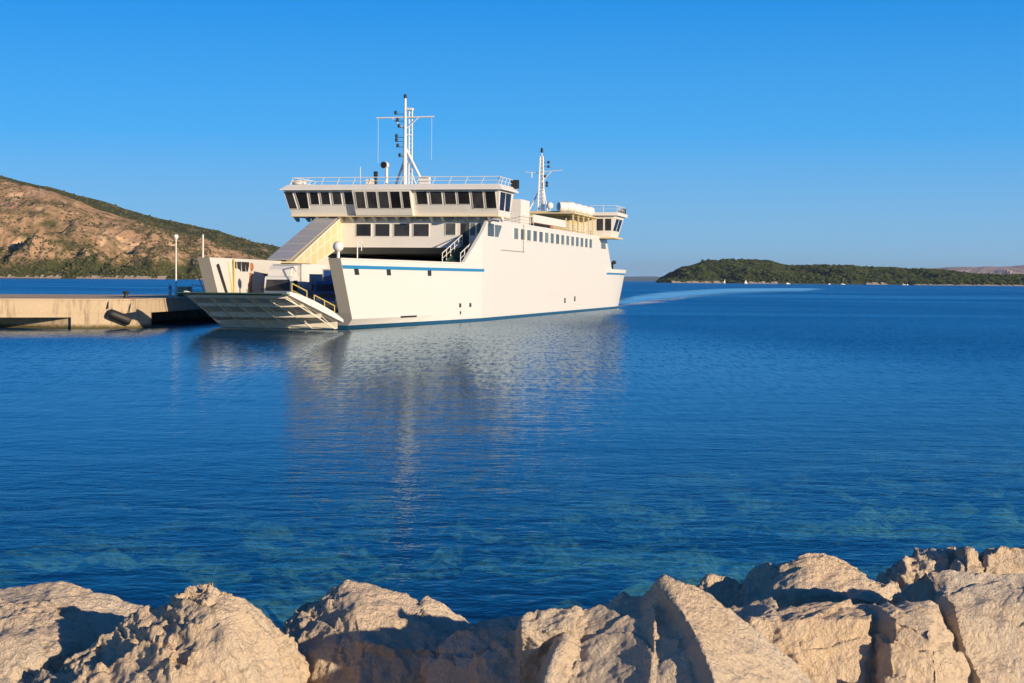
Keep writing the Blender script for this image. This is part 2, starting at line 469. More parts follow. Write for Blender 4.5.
    # body colour: deep blue scatter, turquoise where the bottom is pale
    dv = noise_node(nt, .035, 4, .6, posvec(nt, (.6, 1, 1)))
    df = N.new('ShaderNodeBsdfDiffuse')
    L.new(mixc(nt, dv.outputs[0], (.0008, .028, .080), (.0010, .042, .098)), df.inputs['Color'])
    tr = N.new('ShaderNodeBsdfTransparent'); tr.inputs['Color'].default_value = (.62, .99, .92, 1)
    sp = N.new('ShaderNodeSeparateXYZ'); L.new(g.outputs['Position'], sp.inputs[0])
    shore = mathn(nt, 'SUBTRACT', sp.outputs['Y'], mathn(nt, 'MULTIPLY', sp.outputs['X'], .7))
    mr = N.new('ShaderNodeMapRange'); mr.interpolation_type = 'SMOOTHSTEP'
    L.new(shore, mr.inputs[0])
    mr.inputs[1].default_value, mr.inputs[2].default_value = 21, 62
    mr.inputs[3].default_value, mr.inputs[4].default_value = 1.0, .0
    body = N.new('ShaderNodeMixShader'); L.new(mr.outputs[0], body.inputs[0]); L.new(df.outputs[0], body.inputs[1]); L.new(tr.outputs[0], body.inputs[2])
    mix = N.new('ShaderNodeMixShader'); L.new(mathn(nt, 'MULTIPLY', fr.outputs[0], .80), mix.inputs[0]); L.new(body.outputs[0], mix.inputs[1]); L.new(gl.outputs[0], mix.inputs[2])
    L.new(mix.outputs[0], out.inputs['Surface'])
    return mt, nt, mix, out
M['water'] = water_mat('sea_water', 1.0)[0]

def sheet(name, pts, mat, kind='structure'):
    mb = MB(); mb.poly(pts)
    return tag(mb.build(name, mat, recalc=False), kind=kind)

wb = MB()
wb.add([(-45000, -60, 0), (45000, -60, 0), (45000, 60000, 0), (-45000, 60000, 0)], [(0, 1, 2, 3)])
tag(wb.build('water', M['water'], recalc=False), kind='structure')

# wake: a slick, smoother band of water curving away behind the stern
wk, nt_, mix_, out_ = water_mat('wake_water', .3)
N, L = nt_.nodes, nt_.links
uvn = N.new('ShaderNodeAttribute'); uvn.attribute_name = 'edge'
nz = noise_node(nt_, .03, 7, .7, posvec(nt_, (.5, .6, 1)))
k = mathn(nt_, 'SUBTRACT', mathn(nt_, 'MULTIPLY', uvn.outputs['Fac'], 1.55), mathn(nt_, 'MULTIPLY', nz.outputs[0], 2.0))
al = cramp(nt_, mathn(nt_, 'ADD', k, .32), [(.0, (0, 0, 0)), (.8, (1, 1, 1))])
tp = N.new('ShaderNodeBsdfTransparent')
ms = N.new('ShaderNodeMixShader'); L.new(al.outputs[0], ms.inputs[0]); L.new(tp.outputs[0], ms.inputs[1])
fm = N.new('ShaderNodeBsdfDiffuse'); fm.inputs['Color'].default_value = (.88, .94, .96, 1)
fa = N.new('ShaderNodeAttribute'); fa.attribute_name = 'foam'
fn = noise_node(nt_, .35, 8, .8, posvec(nt_, (.8, .35, 1), .1))
fk = cramp(nt_, mathn(nt_, 'SUBTRACT', mathn(nt_, 'ADD', fa.outputs['Fac'], mathn(nt_, 'MULTIPLY', fn.outputs[0], 2.6)), 1.50), [(.0, (0, 0, 0)), (.35, (1, 1, 1))])
m2 = N.new('ShaderNodeMixShader'); L.new(fk.outputs[0], m2.inputs[0]); L.new(mix_.outputs[0], m2.inputs[1]); L.new(fm.outputs[0], m2.inputs[2])
L.new(m2.outputs[0], ms.inputs[2]); L.new(ms.outputs[0], out_.inputs['Surface'])
def wakeline(path, n):
    """path: list of (near_pt, far_pt, foam)"""
    mb = MB(); edge = []; foam = []
    for (a, c, fo) in path:
        for j in range(n + 1):
            t = j / n
            p = a.lerp(c, t)
            mb.v.append((p.x, p.y, .02)); edge.append(max(0, 1 - abs(2 * t - 1) ** 2)); foam.append(fo * max(0, 1 - abs(t - .17) / .15))
    for i in range(len(path) - 1):
        for j in range(n):
            b0 = i * (n + 1) + j
            mb.f.append((b0, b0 + 1, b0 + n + 2, b0 + n + 1)); mb.m.append(0)
    for j in range(n + 1): edge[j] *= .75; edge[-1 - j] = 0
    o = mb.build('wake', wk, recalc=False)
    for nm, dat in (('edge', edge), ('foam', foam)):
        at_ = o.data.attributes.new(nm, 'FLOAT', 'POINT'); at_.data.foreach_set('value', dat)
    return tag(o, kind='structure')
def onwater(px, py):
    r = fwd + RT * ((px - 512) / F) + UP * ((341.5 - py) / F)
    return Vector((0, 0, CAMH)) + r * (-CAMH / r.z)
wakeline([(onwater(616, 310), onwater(612, 300), 1.0), (onwater(640, 309), onwater(634, 294), .85), (onwater(662, 308), onwater(668, 290.5), .6), (onwater(690, 302.5), onwater(705, 288.5), .0), (onwater(725, 298), onwater(738, 287.4), .0),
          (onwater(765, 295), onwater(776, 287.2), .0), (onwater(800, 293), onwater(812, 287.6), .0), (onwater(835, 291.5), onwater(846, 288.2), .0)], 12)

# ------------------------------------------------------------------ sea bed and breakwater bank
def bed_mat():
    mt, nt, b, N, L = newmat('sea_bed')
    v = posvec(nt)
    n1 = noise_node(nt, .42, 7, .72, posvec(nt, (.8, .5, 1)), .5); n2 = noise_node(nt, 4.5, 6, .75, v); n3 = noise_node(nt, .09, 3, .5, v)
    c = mixc(nt, cramp(nt, n1.outputs[0], [(.48, (0, 0, 0)), (.54, (1, 1, 1))]).outputs[0], (.003, .055, .075), mixc(nt, cramp(nt, n2.outputs[0], [(.38, (0, 0, 0)), (.62, (1, 1, 1))]).outputs[0], (.10, .22, .10), (.95, .92, .36)))
    c = mixc(nt, cramp(nt, n3.outputs[0], [(.40, (.0, .0, .0)), (.7, (.2, .2, .2))]).outputs[0], c, (.04, .26, .28))
    L.new(c, b.inputs['Base Color']); b.inputs['Roughness'].default_value = 1; b.inputs['Specular IOR Level'].default_value = 0
    return mt
mb = MB(); nx_, ny_ = 260, 200
for j in range(ny_ + 1):
    for i in range(nx_ + 1):
        x = (-40 + 80 * i / nx_) * (1 + 2 * (j / ny_)); y = 10 + 190 * (j / ny_) ** 1.6
        z = -.35 - min(4.2, .085 * max(0, y - 14 - .35 * x * .3)) + .35 * noise.fractal(Vector((x * .25, y * .25, 3)), 1, 2, 4) + .62 * abs(noise.fractal(Vector((x * 1.1, y * 1.1, 8)), .8, 2, 4))
        mb.v.append((x, y, min(z, -.12)))
for j in range(ny_):
    for i in range(nx_):
        a = j * (nx_ + 1) + i; mb.f.append((a, a + 1, a + nx_ + 2, a + nx_ + 1)); mb.m.append(0)
tag(mb.build('sea_bed', bed_mat(), recalc=False, smooth=True), kind='structure')

mb = MB(); nx_, ny_ = 120, 60
for j in range(ny_ + 1):
    for i in range(nx_ + 1):
        x = -14 + 28 * i / nx_; y = -6 + 24 * j / ny_
        z = 1.55 if y < 6 else 1.55 - .33 * (y - 6)
        z += .22 * noise.fractal(Vector((x * .9, y * .9, 1)), .8, 2, 5)
        mb.v.append((x, y, z))
for j in range(ny_):
    for i in range(nx_):
        a = j * (nx_ + 1) + i; mb.f.append((a, a + 1, a + nx_ + 2, a + nx_ + 1)); mb.m.append(0)
tag(mb.build('breakwater_bank', M['rock'], recalc=False), kind='structure')

# ------------------------------------------------------------------ far land
def skyline(pts, px):
    if px <= pts[0][0]: return pts[0][1]
    for (a, ya), (b, yb) in zip(pts, pts[1:]):
        if px <= b:
            t = (px - a) / (b - a)
            return ya + (yb - ya) * t
    return pts[-1][1]

def terrain(name, pts, px0, px1, ncol, Yshore, Ycrest, nrow, mat, amp, prof=.85, nscale=.006, seed=0.0, back=True, gully=.5):
    mb = MB(); H = []
    for i in range(ncol + 1):
        px = px0 + (px1 - px0) * i / ncol
        crest = at(px, skyline(pts, px), Ycrest)
        base = max(crest.z, -3)
        for j in range(nrow + 1):
            t = j / nrow
            Y = Yshore + (Ycrest - Yshore) * t
            x = crest.x * (Y / Ycrest)
            p = Vector((x * nscale, Y * nscale * .6, seed))
            n = noise.fractal(p, .9, 2.1, 6) 
            g = noise.ridged_multi_fractal(Vector((x * nscale * 1.3, Y * nscale * .35, seed + 5)), .9, 2.1, 5, 1, 2) - 1.0
            env = min(1, t * 5) * (1 - .85 * t)
            z = base * (t ** prof) + amp * env * (n + gully * g) * min(1, max(base, 0) / 40)
            if base <= 0: z = -3
            mb.v.append((x, Y, z - (2.0 if t == 0 else 0)))
        # a back slope so the ridge is a solid hill
        mb.v.append((crest.x * 1.25, Ycrest * 1.25, -5))
    R = nrow + 2
    for i in range(ncol):
        for j in range(R - 1):
            a = i * R + j
            mb.f.append((a, a + R, a + R + 1, a + 1)); mb.m.append(0)
    o = mb.build(name, mat, recalc=False, smooth=False)
    return tag(o, kind='structure'), mb

hill_pts = [(-300, 108), (-150, 140), (0, 178), (41, 189), (79, 202), (117, 214), (152, 224), (188, 238), (217, 246), (243, 254), (267, 262), (290, 270), (312, 277.5), (322, 281)]
ridge_pts = [(-300, 110), (0, 176.5), (20, 182), (50, 187), (100, 200), (146, 215), (173, 220.5), (190, 225), (205, 229), (218, 231), (228, 235), (255, 242.5), (287, 249), (330, 259), (380, 270), (430, 278.4), (440, 282)]
isl_pts = [(654, 284), (658, 281), (666, 276.2), (683, 267), (703, 260.8), (724, 259.2), (753, 260), (770, 263), (782, 266.3), (799, 267.5), (832, 266.5), (865, 267.2), (890, 269), (923, 270.2), (952, 272.2), (981, 275), (1024, 276.8), (1100, 279), (1180, 284)]
low_pts = [(905, 285), (915, 281), (935, 278.5), (960, 277), (1000, 276.5), (1040, 275.5), (1120, 275), (1250, 284)]
mtn_pts = [(860, 284), (890, 277), (925, 269), (940, 268), (960, 267.3), (975, 267.6), (990, 266.4), (1005, 266.2), (1024, 266.5), (1060, 265), (1200, 262)]
far_pts = [(560, 278), (600, 277.2), (628, 276.6), (650, 276.2), (662, 276.8), (700, 278), (740, 282)]
hill_o, hill_mb = terrain('hill', hill_pts, -300, 322, 300, 2600, 3200, 110, M['hill'], 50, .9, .0065, 0)
ridge_o, ridge_mb = terrain('ridge', ridge_pts, -300, 440, 220, 3300, 4100, 50, M['ridge'], 30, .9, .005, 9)
isl_o, isl_mb = terrain('island', isl_pts, 654, 1180, 220, 3700, 4150, 40, M['island'], 26, .8, .007, 21)
low_o, low_mb = terrain('headland', low_pts, 905, 1250, 100, 3350, 3560, 16, M['island'], 8, .7, .012, 31)
terrain('mountain', mtn_pts, 860, 1200, 120, 13000, 16000, 40, M['mount'], 120, .9, .0012, 41)
terrain('far_coast', far_pts, 560, 740, 60, 34000, 38000, 12, M['forest'], 40, .9, .001, 51)

# shoreline strips of pale rock and shingle
def beach(pairs, Y, h):
    mb = MB()
    for a, b in pairs:
        n = max(4, int((b - a) / 3))
        for i in range(n):
            p, q = a + (b - a) * i / n, a + (b - a) * (i + 1) / n
            hh = h * (.5 + .9 * random.random()); hq = hh
            A, B = at(p, 284, Y), at(q, 284, Y)
            mb.add([(A.x, Y, -.5), (B.x, Y, -.5), (B.x, Y + 14, hq), (A.x, Y + 14, hh), (A.x, Y + 40, -1), (B.x, Y + 40, -1)], [(0, 1, 2, 3), (3, 2, 5, 4)])
    return tag(mb.build('shore', M['beach']), kind='structure')
random.seed(4)
beach([(-300, 60), (75, 165)], 2592, 4.2)
beach([(195, 318)], 2592, 2.2)
beach([(672, 726), (747, 778), (867, 888)], 3688, 4.2)
beach([(915, 1100)], 3344, 2.2)

# scrub and woods: many small irregular crowns, far too many and too small to count
ICO = bmesh.new(); bmesh.ops.create_icosphere(ICO, subdivisions=1, radius=1.0)
ICO_V = [v.co.copy() for v in ICO.verts]; ICO_F = [tuple(v.index for v in f.verts) for f in ICO.faces]; ICO.free()
def crowns(name, mb_src, nrow, count, rmin, rmax, mat, seed, accept, flat=.8):
    rnd = random.Random(seed); mb = MB(); R = nrow + 2; ncol = len(mb_src.v) // R
    k = 0; tries = 0
    while k < count and tries < count * 20:
        tries += 1
        i = rnd.randrange(ncol - 1); j = rnd.randrange(0, nrow)
        a, b, c = (Vector(mb_src.v[i * R + j]), Vector(mb_src.v[(i + 1) * R + j]), Vector(mb_src.v[i * R + j + 1]))
        u, w = rnd.random(), rnd.random()
        p = a + (b - a) * u + (c - a) * w
        if p.z < 1.5 or not accept(p, j / nrow, rnd): continue
        r = rnd.uniform(rmin, rmax); sx = rnd.uniform(.8, 1.3); ph = rnd.random() * 6
        vs_ = [p + Vector((v.x * r * sx * (1 + .3 * sin(ph + 5 * v.z + 3 * v.x)), v.y * r * (1 + .25 * cos(ph + 4 * v.x)), v.z * r * flat * (1 + .3 * sin(ph + 4 * v.y)) + r * .35)) for v in ICO_V]
        mb.add(vs_, ICO_F); k += 1
    o = mb.build(name, mat, recalc=False)
    return tag(o, kind='stuff')
def scrub_ok(p, t, rnd):
    n = noise.fractal(Vector((p.x * .004, p.y * .004, 2)), .8, 2, 5)
    return rnd.random() < (.95 if (t < .28 and n > -.25) else max(.05, .26 + 1.0 * n))
crowns('scrub', hill_mb, 110, 9000, .9, 2.5, M['scrub'], 1, scrub_ok)
crowns('scrub', ridge_mb, 50, 4000, 1.5, 3.4, M['scrub'], 2, lambda p, t, r: t > .3)
crowns('woods', isl_mb, 40, 12000, 2.2, 4.8, M['forest'], 3, lambda p, t, r: r.random() < .25 + .9 * (noise.fractal(Vector((p.x * .005, p.y * .008, 7)), .8, 2, 4) + .35))
crowns('woods', low_mb, 16, 2600, 2.5, 5.0, M['forest'], 4, lambda p, t, r: True)

# ------------------------------------------------------------------ concrete pier
pc = Vector((-28.9, 123.4, 0))                                   # corner at the waterline
uf = Vector((-9.4, -3.9, 0)).normalized()                        # along the front, leftwards
us = (Vector((-26.6, 147, 0)) - pc).normalized()                 # along the end, away
PTOP = 2.28
def pq(a, b): q = pc + uf * a + us * b; return (q.x, q.y)
pier = empty('pier', (0, 0, 0))
tag(pier, 'long low concrete ferry pier with a hollow front and rust streaks', 'pier')
mb = MB()
mb.prism_z([pq(0, 0), pq(60, 0), pq(60, 34), pq(0, 34)], 1.18, PTOP - .12)
mb.prism_z([pq(-.06, -.06), pq(60, -.06), pq(60, 34), pq(-.06, 34)], PTOP - .117, PTOP)
mb.build('deck_slab', M['concrete'], pier)
MB().prism_z([pq(5.003, .03), pq(31.99, .03), pq(31.99, .5), pq(5.003, .5)], .86, 1.177).build('edge_beam', M['concrete'], pier)
MB().prism_z([pq(.03, .03), pq(5.0, .03), pq(5.0, 3.4), pq(.03, 3.4)], -3, 1.177).build('pillar', M['concrete'], pier)
MB().prism_z([pq(32, .03), pq(36, .03), pq(36, 3.4), pq(32, 3.4)], -3, 1.177).build('pillar', M['concrete'], pier)
MB().prism_z([pq(.03, 29), pq(5, 29), pq(5, 33.9), pq(.03, 33.9)], -3, 1.177).build('pillar', M['concrete'], pier)
MB().prism_z([pq(4.9, .2), pq(15, 6.0), pq(31.9, 6.0), pq(60, 6.0), pq(60, 33), pq(3.0, 33)], -3, 1.175).build('inner_wall', M['concrete'], pier)

# rubber fender hung on the front of the corner block
fe = empty('fender', at(120, 317, 122.7))
tag(fe, 'fat black rubber fender roll hanging crooked on the pier corner', 'fender')
d = (Vector(uf) * -1 + Vector((0, 0, -.40))).normalized()
pr = [(.16, -.9), (.28, -.88), (.35, -.8), (.37, -.5), (.37, .5), (.35, .8), (.28, .88), (.16, .9)]
MB().lathe((0, -.15, 0), d, pr, 20).build('roll', M['black'], fe, True, 40)
tb = MB(); A = Vector((0, -.15, 0)) - d * .9
tb.path([A + Vector((-.05, .1, .3)), A + Vector((-.1, .3, .75)), A + Vector((-.05, .45, .95))], .05)
tb.build('chain', M['dark'], fe); tb = MB(); B = Vector((0, -.15, 0)) + d * .75
tb.path([B + Vector((0, .1, .5)), B + Vector((.05, .35, 1.3))], .035)
tb.build('chain', M['dark'], fe)

bo = empty('bollard', (at(126, 292, 127).x, 127, PTOP))
tag(bo, 'dark rusty mooring bollard standing alone on the pier edge', 'bollard')
MB().lathe((0, 0, 0), (0, 0, 1), [(.24, 0), (.24, .06), (.15, .1), (.14, .32), (.26, .42), (.27, .5), (.2, .56), (.05, .58)], 14).build('post', M['dark'], bo, True, 50)
MB().box(-.42, .42, -.42, .42, 0, .03).build('base_plate', plain('rusty_iron', (.20, .07, .03), .8), bo)

pD = 139.0
la = empty('street_lamp', (at(176, 290, pD).x, pD, PTOP))
tag(la, 'white globe street lamp on a thin pole at the pier end', 'street lamp')
lh = at(176, 239, pD).z - PTOP
mb = MB(); mb.tube((0, 0, 0), (0, 0, lh), .075, 10, .055); mb.tube((0, 0, 0), (0, 0, .5), .11, 10)
mb.build('pole', M['white'], la, True, 40)
g_ = MB().sphere((0, 0, lh + .2), .22, 16).build('globe', M['lamp_glass'], la, True)
MB().lathe((0, 0, lh - .06), (0, 0, 1), [(.09, 0), (.14, .05), (.14, .1)], 12).build('collar', M['white'], la)
MB().box(-.2, .2, -.2, .2, 0, .04).build('base_plate', M['steel'], la)

bl = empty('concrete_block', (at(184.5, 290, 141).x, 141, PTOP), radians(-14))
tag(bl, 'pale square concrete housing beside the globe lamp', 'service box')
mb = MB(); mb.box(-.5, .5, -.4, .4, 0, .78); mb.build('body', M['concrete'], bl)
MB().box(-.54, .54, -.44, .44, .783, .86).build('lid', M['concrete'], bl)

po = empty('marker_post', (at(170, 290, 138).x, 138, PTOP))
tag(po, 'short white cylindrical post left of the globe lamp', 'post')
MB().lathe((0, 0, 0), (0, 0, 1), [(.13, 0), (.13, .95), (.10, 1.02), (.02, 1.05)], 12).build('shaft', M['steel'], po, True, 40)
MB().lathe((0, 0, .7), (0, 0, 1), [(.137, 0), (.137, .14)], 12).build('band', M['blue'], po)

ra = empty('railing', (at(192, 290, 143).x, 143, PTOP), radians(-10))
tag(ra, 'white tubular railing sloping down behind the ferry ramp tip', 'railing')
mb = MB()
mb.path([(0, 0, -.1), (0, 0, 1.05), (.5, .1, .98), (1.5, .6, .75), (1.5, .6, -.1)], .04)
mb.path([(0, 0, .5), (1.5, .6, .3)], .03)
mb.build('rails', M['white'], ra)
MB().box(-.08, .08, -.08, .08, 0, .03).build('foot_plate', M['steel'], ra)

# ------------------------------------------------------------------ ferry: local x to starboard, y aft, z up
TH = atan(375 / F)
FO = Vector((-18.93, 124.0, 0))
def shipw(x, y, z): return FO + Vector((cos(TH) * x + sin(TH) * y, -sin(TH) * x + cos(TH) * y, z))
ferry = empty('ferry', FO, -TH)
tag(ferry, 'big white car ferry with blue stripe and lowered bow ramp', 'ferry')
BW, BS = 8.7, 33.0
def wid(y):
    if y < BS: return 5.9 + (BW - 5.9) * y / BS
    if y > 110: return BW - .45 * ((y - 110) / 11.5) ** 2
    return BW
def ztop(y):
    pts = [(0, 5.55), (27.9, 5.55), (34.8, 9.6), (35.3, 9.97), (100, 9.97), (103, 9.6), (104, 8.6), (107.3, 5.55), (122.6, 5.6)]
    for (a, za), (b, zb) in zip(pts, pts[1:]):
        if y <= b: return za + (zb - za) * (y - a) / (b - a)
    return pts[-1][1]
def rake(y, z):
    o = 0
    if y < 25: o += 3.0 * (5.55 - min(z, 5.55)) / 5.05 * (1 - y / 25) ** 1.2
    if y > 104: o -= 5.4 * (5.6 - min(z, 5.6)) / 5.0 * ((y - 104) / 17.5)
    return o
def outx(y, z):
    w = wid(y)
    ch = max(0, 1 - y / 22)
    if z < .8: w -= (.8 - z) * .9 * ch
    if z < 0: w -= -z * .5
    return w
ST = [0, 1, 2.5, 4.5, 7, 10, 13, 16, 20, 24, 27.9, 29, 31, 33, 34.8, 35.3, 38, 44, 50, 56, 62, 68, 74, 80, 86, 92, 97, 100, 103, 104, 105.5, 107.3, 110, 113, 116, 119, 122.6]
LV = [-1.5, 0, .30, .8, 1.3, .25, .5, .75, 1]
def lev(y, k): return LV[k] if k < 5 else 1.3 + (ztop(y) - 1.3) * LV[k]
def thick(y): return 1.0 if y < 9 else max(.3, 1.0 - (y - 9) / 15)
mb = MB(); nk = len(LV)
for s in (1, -1):
    b0 = len(mb.v)
    for y in ST:
        for k in range(nk):
            z = lev(y, k); mb.v.append((s * outx(y, z), y + rake(y, z), z))
    b1 = len(mb.v)
    for y in ST:
        for k in range(4, nk):
            z = lev(y, k); mb.v.append((s * (wid(y) - thick(y)), y + rake(y, z), z))
    ni = nk - 4
    for i in range(len(ST) - 1):
        for k in range(nk - 1):
            a = b0 + i * nk + k; mb.f.append((a, a + nk, a + nk + 1, a + 1)); mb.m.append(1 if k < 2 else 0)
        for k in range(ni - 1):
            a = b1 + i * ni + k; mb.f.append((a, a + 1, a + ni + 1, a + ni)); mb.m.append(0)
        o1, o2 = b0 + i * nk + nk - 1, b0 + (i + 1) * nk + nk - 1
        i1, i2 = b1 + i * ni + ni - 1, b1 + (i + 1) * ni + ni - 1
        mb.f.append((o1, o2, i2, i1)); mb.m.append(0)
    for i in (0, len(ST) - 1):
        for k in range(4, nk - 1):
            o1 = b0 + i * nk + k; i1 = b1 + i * ni + k - 4
            mb.f.append((o1, o1 + 1, i1 + 1, i1)); mb.m.append(2 if i == 0 else 0)
    if s == 1: RB = b0
    else: LB = b0
for i in (0, len(ST) - 1):                                        # blunt bow and transom below the car deck
    for k in range(4 if i == 0 else nk - 1):
        a, b = RB + i * nk + k, LB + i * nk + k
        mb.f.append((a, a + 1, b + 1, b)); mb.m.append(1 if k < 2 else (3 if i == 0 else 0))
hull = mb.build('hull', [M['hull'], M['boot'], M['slab'], M['grey']], ferry)
def side_strip(y0, y1, z0, z1, off, n, name, mat, parent):
    q = MB()
    for i in range(n + 1):
        y = y0 + (y1 - y0) * i / n
        for z in (z0, z1): q.v.append((outx(y, z) + off, y + rake(y, z), z))
        for z in (z0, z1): q.v.append((outx(y, z) - .01, y + rake(y, z), z))
    for i in range(n):
        a = 4 * i
        q.f += [(a, a + 4, a + 5, a + 1), (a + 1, a + 5, a + 7, a + 3), (a, a + 2, a + 6, a + 4)]; q.m += [0] * 3
    q.f += [(0, 1, 3, 2), (4 * n, 4 * n + 2, 4 * n + 3, 4 * n + 1)]; q.m += [0] * 2
    return q.build(name, mat, parent)
side_strip(0.05, 33.6, 4.76, 5.02, .06, 24, 'stripe', M['blue'], hull)
side_strip(103, 122.5, 4.86, 5.10, .06, 12, 'stripe', M['blue'], hull)
side_strip(103, 122.5, 5.1, 5.62, .16, 12, 'bulwark_cap', M['white'], hull)
side_strip(0.05, 27.9, 5.45, 5.57, .05, 20, 'gunwale', M['white'], hull)
for y in (2.2, 8.9, 18.4): side_strip(y, y + .85, 4.28, 4.755, .03, 2, 'scupper', M['dark'], hull)
for y, z in ((26.6, 1.62), (29.4, 1.62)): side_strip(y, y + .5, z - .22, z + .16, .025, 1, 'porthole', M['dark'], hull)
side_strip(26.8, 27.1, .75, 1.05, .025, 1, 'porthole', M['dark'], hull)
for y, z in ((73.3, 1.6), (79.6, 1.75)): side_strip(y, y + .75, z - .35, z + .25, .025, 1, 'porthole', M['dark'], hull)
side_strip(11.2, 15.2, .72, .87, .03, 3, 'discharge_slot', M['dark'], hull)
q = MB(); q.tube((BW + .06, 50.6, 6.9), (BW + .06, 50.6, 9.9), .04); q.tube((BW + .06, 40.5, 7.0), (BW + .06, 51.2, 7.0), .035)
q.build('pipe', M['grey'], hull)
deck = MB(); deck.prism_z([(-5.0, 2.7), (5.0, 2.7), (8.2, 36), (8.2, 119), (-8.2, 119), (-8.2, 36)], 1.15, 1.42)
deck.build('car_deck', M['deck'], ferry)

# passenger block above the garage
def X34(px): return -12.09 + (px - 283) * .10228
def Z34(py): return 9.57 - (py - 222) * .0982
FY = 35.4
sup = MB(); sup.box(-9.6, 8.38, FY, FY + .3, 7.1, 10.15); sup.build('front_wall', M['white'], ferry)
cp = MB(); cp.prism_x([(FY - .25, 7.08), (FY + .9, 6.5), (FY + 1.6, 6.5), (FY + 1.6, 7.08)], -8.3, 8.3); cp.build('canopy', M['grey'], ferry)
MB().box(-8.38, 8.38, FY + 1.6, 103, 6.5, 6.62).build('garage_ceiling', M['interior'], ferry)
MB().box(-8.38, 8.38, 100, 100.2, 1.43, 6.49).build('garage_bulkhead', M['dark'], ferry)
MB().box(-8.38, 8.38, FY + .32, 103, 9.86, 9.96).build('boat_deck', M['deck'], ferry)
fw = [o for o in COL.objects if o.name == 'front_wall'][0]
def front_window(px0, px1, z0, z1, parent, name='window', mat=None):
    x0, x1 = X34(px0) - .25, X34(px1) - .25
    q = MB(); q.box(x0, x1, FY - .012, FY + .02, z0, z1)
    w = q.build(name, mat or M['glass'], parent)
    fq = MB()
    Q = lambda e, f: [(x0 - e, FY - .05, z0 - f), (x1 + e, FY - .05, z0 - f), (x1 + e, FY - .05, z1 + f), (x0 - e, FY - .05, z1 + f)]
    fq.ring(Q(.05, .06), Q(0, 0), (0, .065, 0))
    fq.build('frame', M['white'], w)
    return w
for a, b in ((334, 340), (356, 371), (375.3, 390), (394.5, 410), (414, 429.5)): front_window(a, b, 8.22, 9.42, fw)
front_window(446, 456, 8.35, 9.5, fw, mat=M['glass2'])
dr = MB(); dr.box(X34(461) - .25, X34(469.5) - .25, FY - .012, FY + .02, 7.4, 9.5); dr = dr.build('door', M['dark'], fw)
MB().box(X34(466.3) - .25, X34(469.2) - .25, FY - .03, FY - .014, 8.3, 9.4).build('glazing', M['glass2'], dr)
front_window(470.6, 475.6, 8.3, 9.5, fw, mat=M['glass2']); front_window(477.4, 481.5, 8.5, 9.5, fw, mat=M['glass2'])
def side_window(y0, y1, z0, z1, y2=None):
    y2 = y1 if y2 is None else y2                                 # lower right corner
    q = MB(); X = BW + .015
    q.hexa([(BW - .05, y0, z0), (X, y0, z0), (X, y2, z0), (BW - .05, y2, z0)], [(BW - .05, y0, z1), (X, y0, z1), (X, y1, z1), (BW - .05, y1, z1)])
    w = q.build('window', M['glass2'], hull)
    return w
for i in range(15):
    y = 46.2 + i * 3.085
    w = side_window(y, y + 1.95, 8.27, 9.40)
    fq = MB()
    Q = lambda e: [(BW + .05, y - e, 8.27 - e), (BW + .05, y + 1.95 + e, 8.27 - e), (BW + .05, y + 1.95 + e, 9.4 + e), (BW + .05, y - e, 9.4 + e)]
    fq.ring(Q(.08), Q(0), (-.07, 0, 0))
    fq.build('frame', M['white'], w)
side_window(35.1, 37.6, 8.25, 9.5); side_window(38.0, 40.9, 8.25, 9.45, 39.4); side_window(98.5, 101.6, 8.35, 9.55, 102.2)

# wheelhouse across the full beam with forward leaning windows
br = MB()
ZB, ZT = 10.2, 12.66
def yF(z, c=0): return 33.55 - 1.1 * (z - ZB) / (ZT - ZB) - c
br.hexa([(-11.35, yF(ZB), ZB), (9.9, yF(ZB), ZB), (9.9, 38.2, ZB), (-11.35, 38.2, ZB)], [(-11.7, yF(ZT), ZT), (10.2, yF(ZT), ZT), (10.2, 38.8, ZT), (-11.7, 38.8, ZT)])
br.hexa([(-4.42, yF(ZB, .5), ZB + .004), (1.42, yF(ZB, .5), ZB + .004), (1.42, 36, ZB + .004), (-4.42, 36, ZB + .004)], [(-4.52, yF(ZT, .5), ZT - .004), (1.46, yF(ZT, .5), ZT - .004), (1.46, 36, ZT - .004), (-4.52, 36, ZT - .004)])
br = br.build('bridge', M['white'], ferry); br.location = (0, .95, 0)
rf = MB()
rf.hexa([(-12.0, 31.9, 12.66), (10.6, 31.9, 12.66), (10.6, 39.2, 12.66), (-12.0, 39.2, 12.66)], [(-12.0, 31.9, 12.78), (10.6, 31.9, 12.78), (10.6, 39.2, 12.78), (-12.0, 39.2, 12.78)])
rf.hexa([(-11.98, 31.92, 12.781), (10.58, 31.92, 12.781), (10.58, 39.18, 12.781), (-11.98, 39.18, 12.781)], [(-11.4, 32.5, 13.22), (10.2, 32.5, 13.22), (10.2, 38.8, 13.22), (-11.4, 38.8, 13.22)])
rf.build('roof', M['white'], br)
def bridge_window(p0, p1, tall, c=0):
    z0, z1 = (10.90 if tall else 11.30), 12.48
    def X(px, z): return X34(px)
    q = MB(); x0, x1 = X34(p0), X34(p1)
    def P(x, z, o): return (x + (-.18 if x < -10 else 0) * (z - z0), yF(z, c) - o, z)
    q.hexa([P(x0, z0, .03), P(x1, z0, .03), P(x1, z0, -.03), P(x0, z0, -.03)], [P(x0, z1, .03), P(x1, z1, .03), P(x1, z1, -.03), P(x0, z1, -.03)])
    w = q.build('window', M['glass'], br)
    fq = MB()
    Q = lambda e: [P(x0 - e, z0 - e, .06), P(x1 + e, z0 - e, .06), P(x1 + e, z1 + e, .06), P(x0 - e, z1 + e, .06)]
    fq.ring(Q(.05), Q(0), (0, .09, 0))
    fq.build('frame', M['white'], w)
for a, b in ((289.2, 297.2), (300.3, 309.3)): bridge_window(a, b, True)
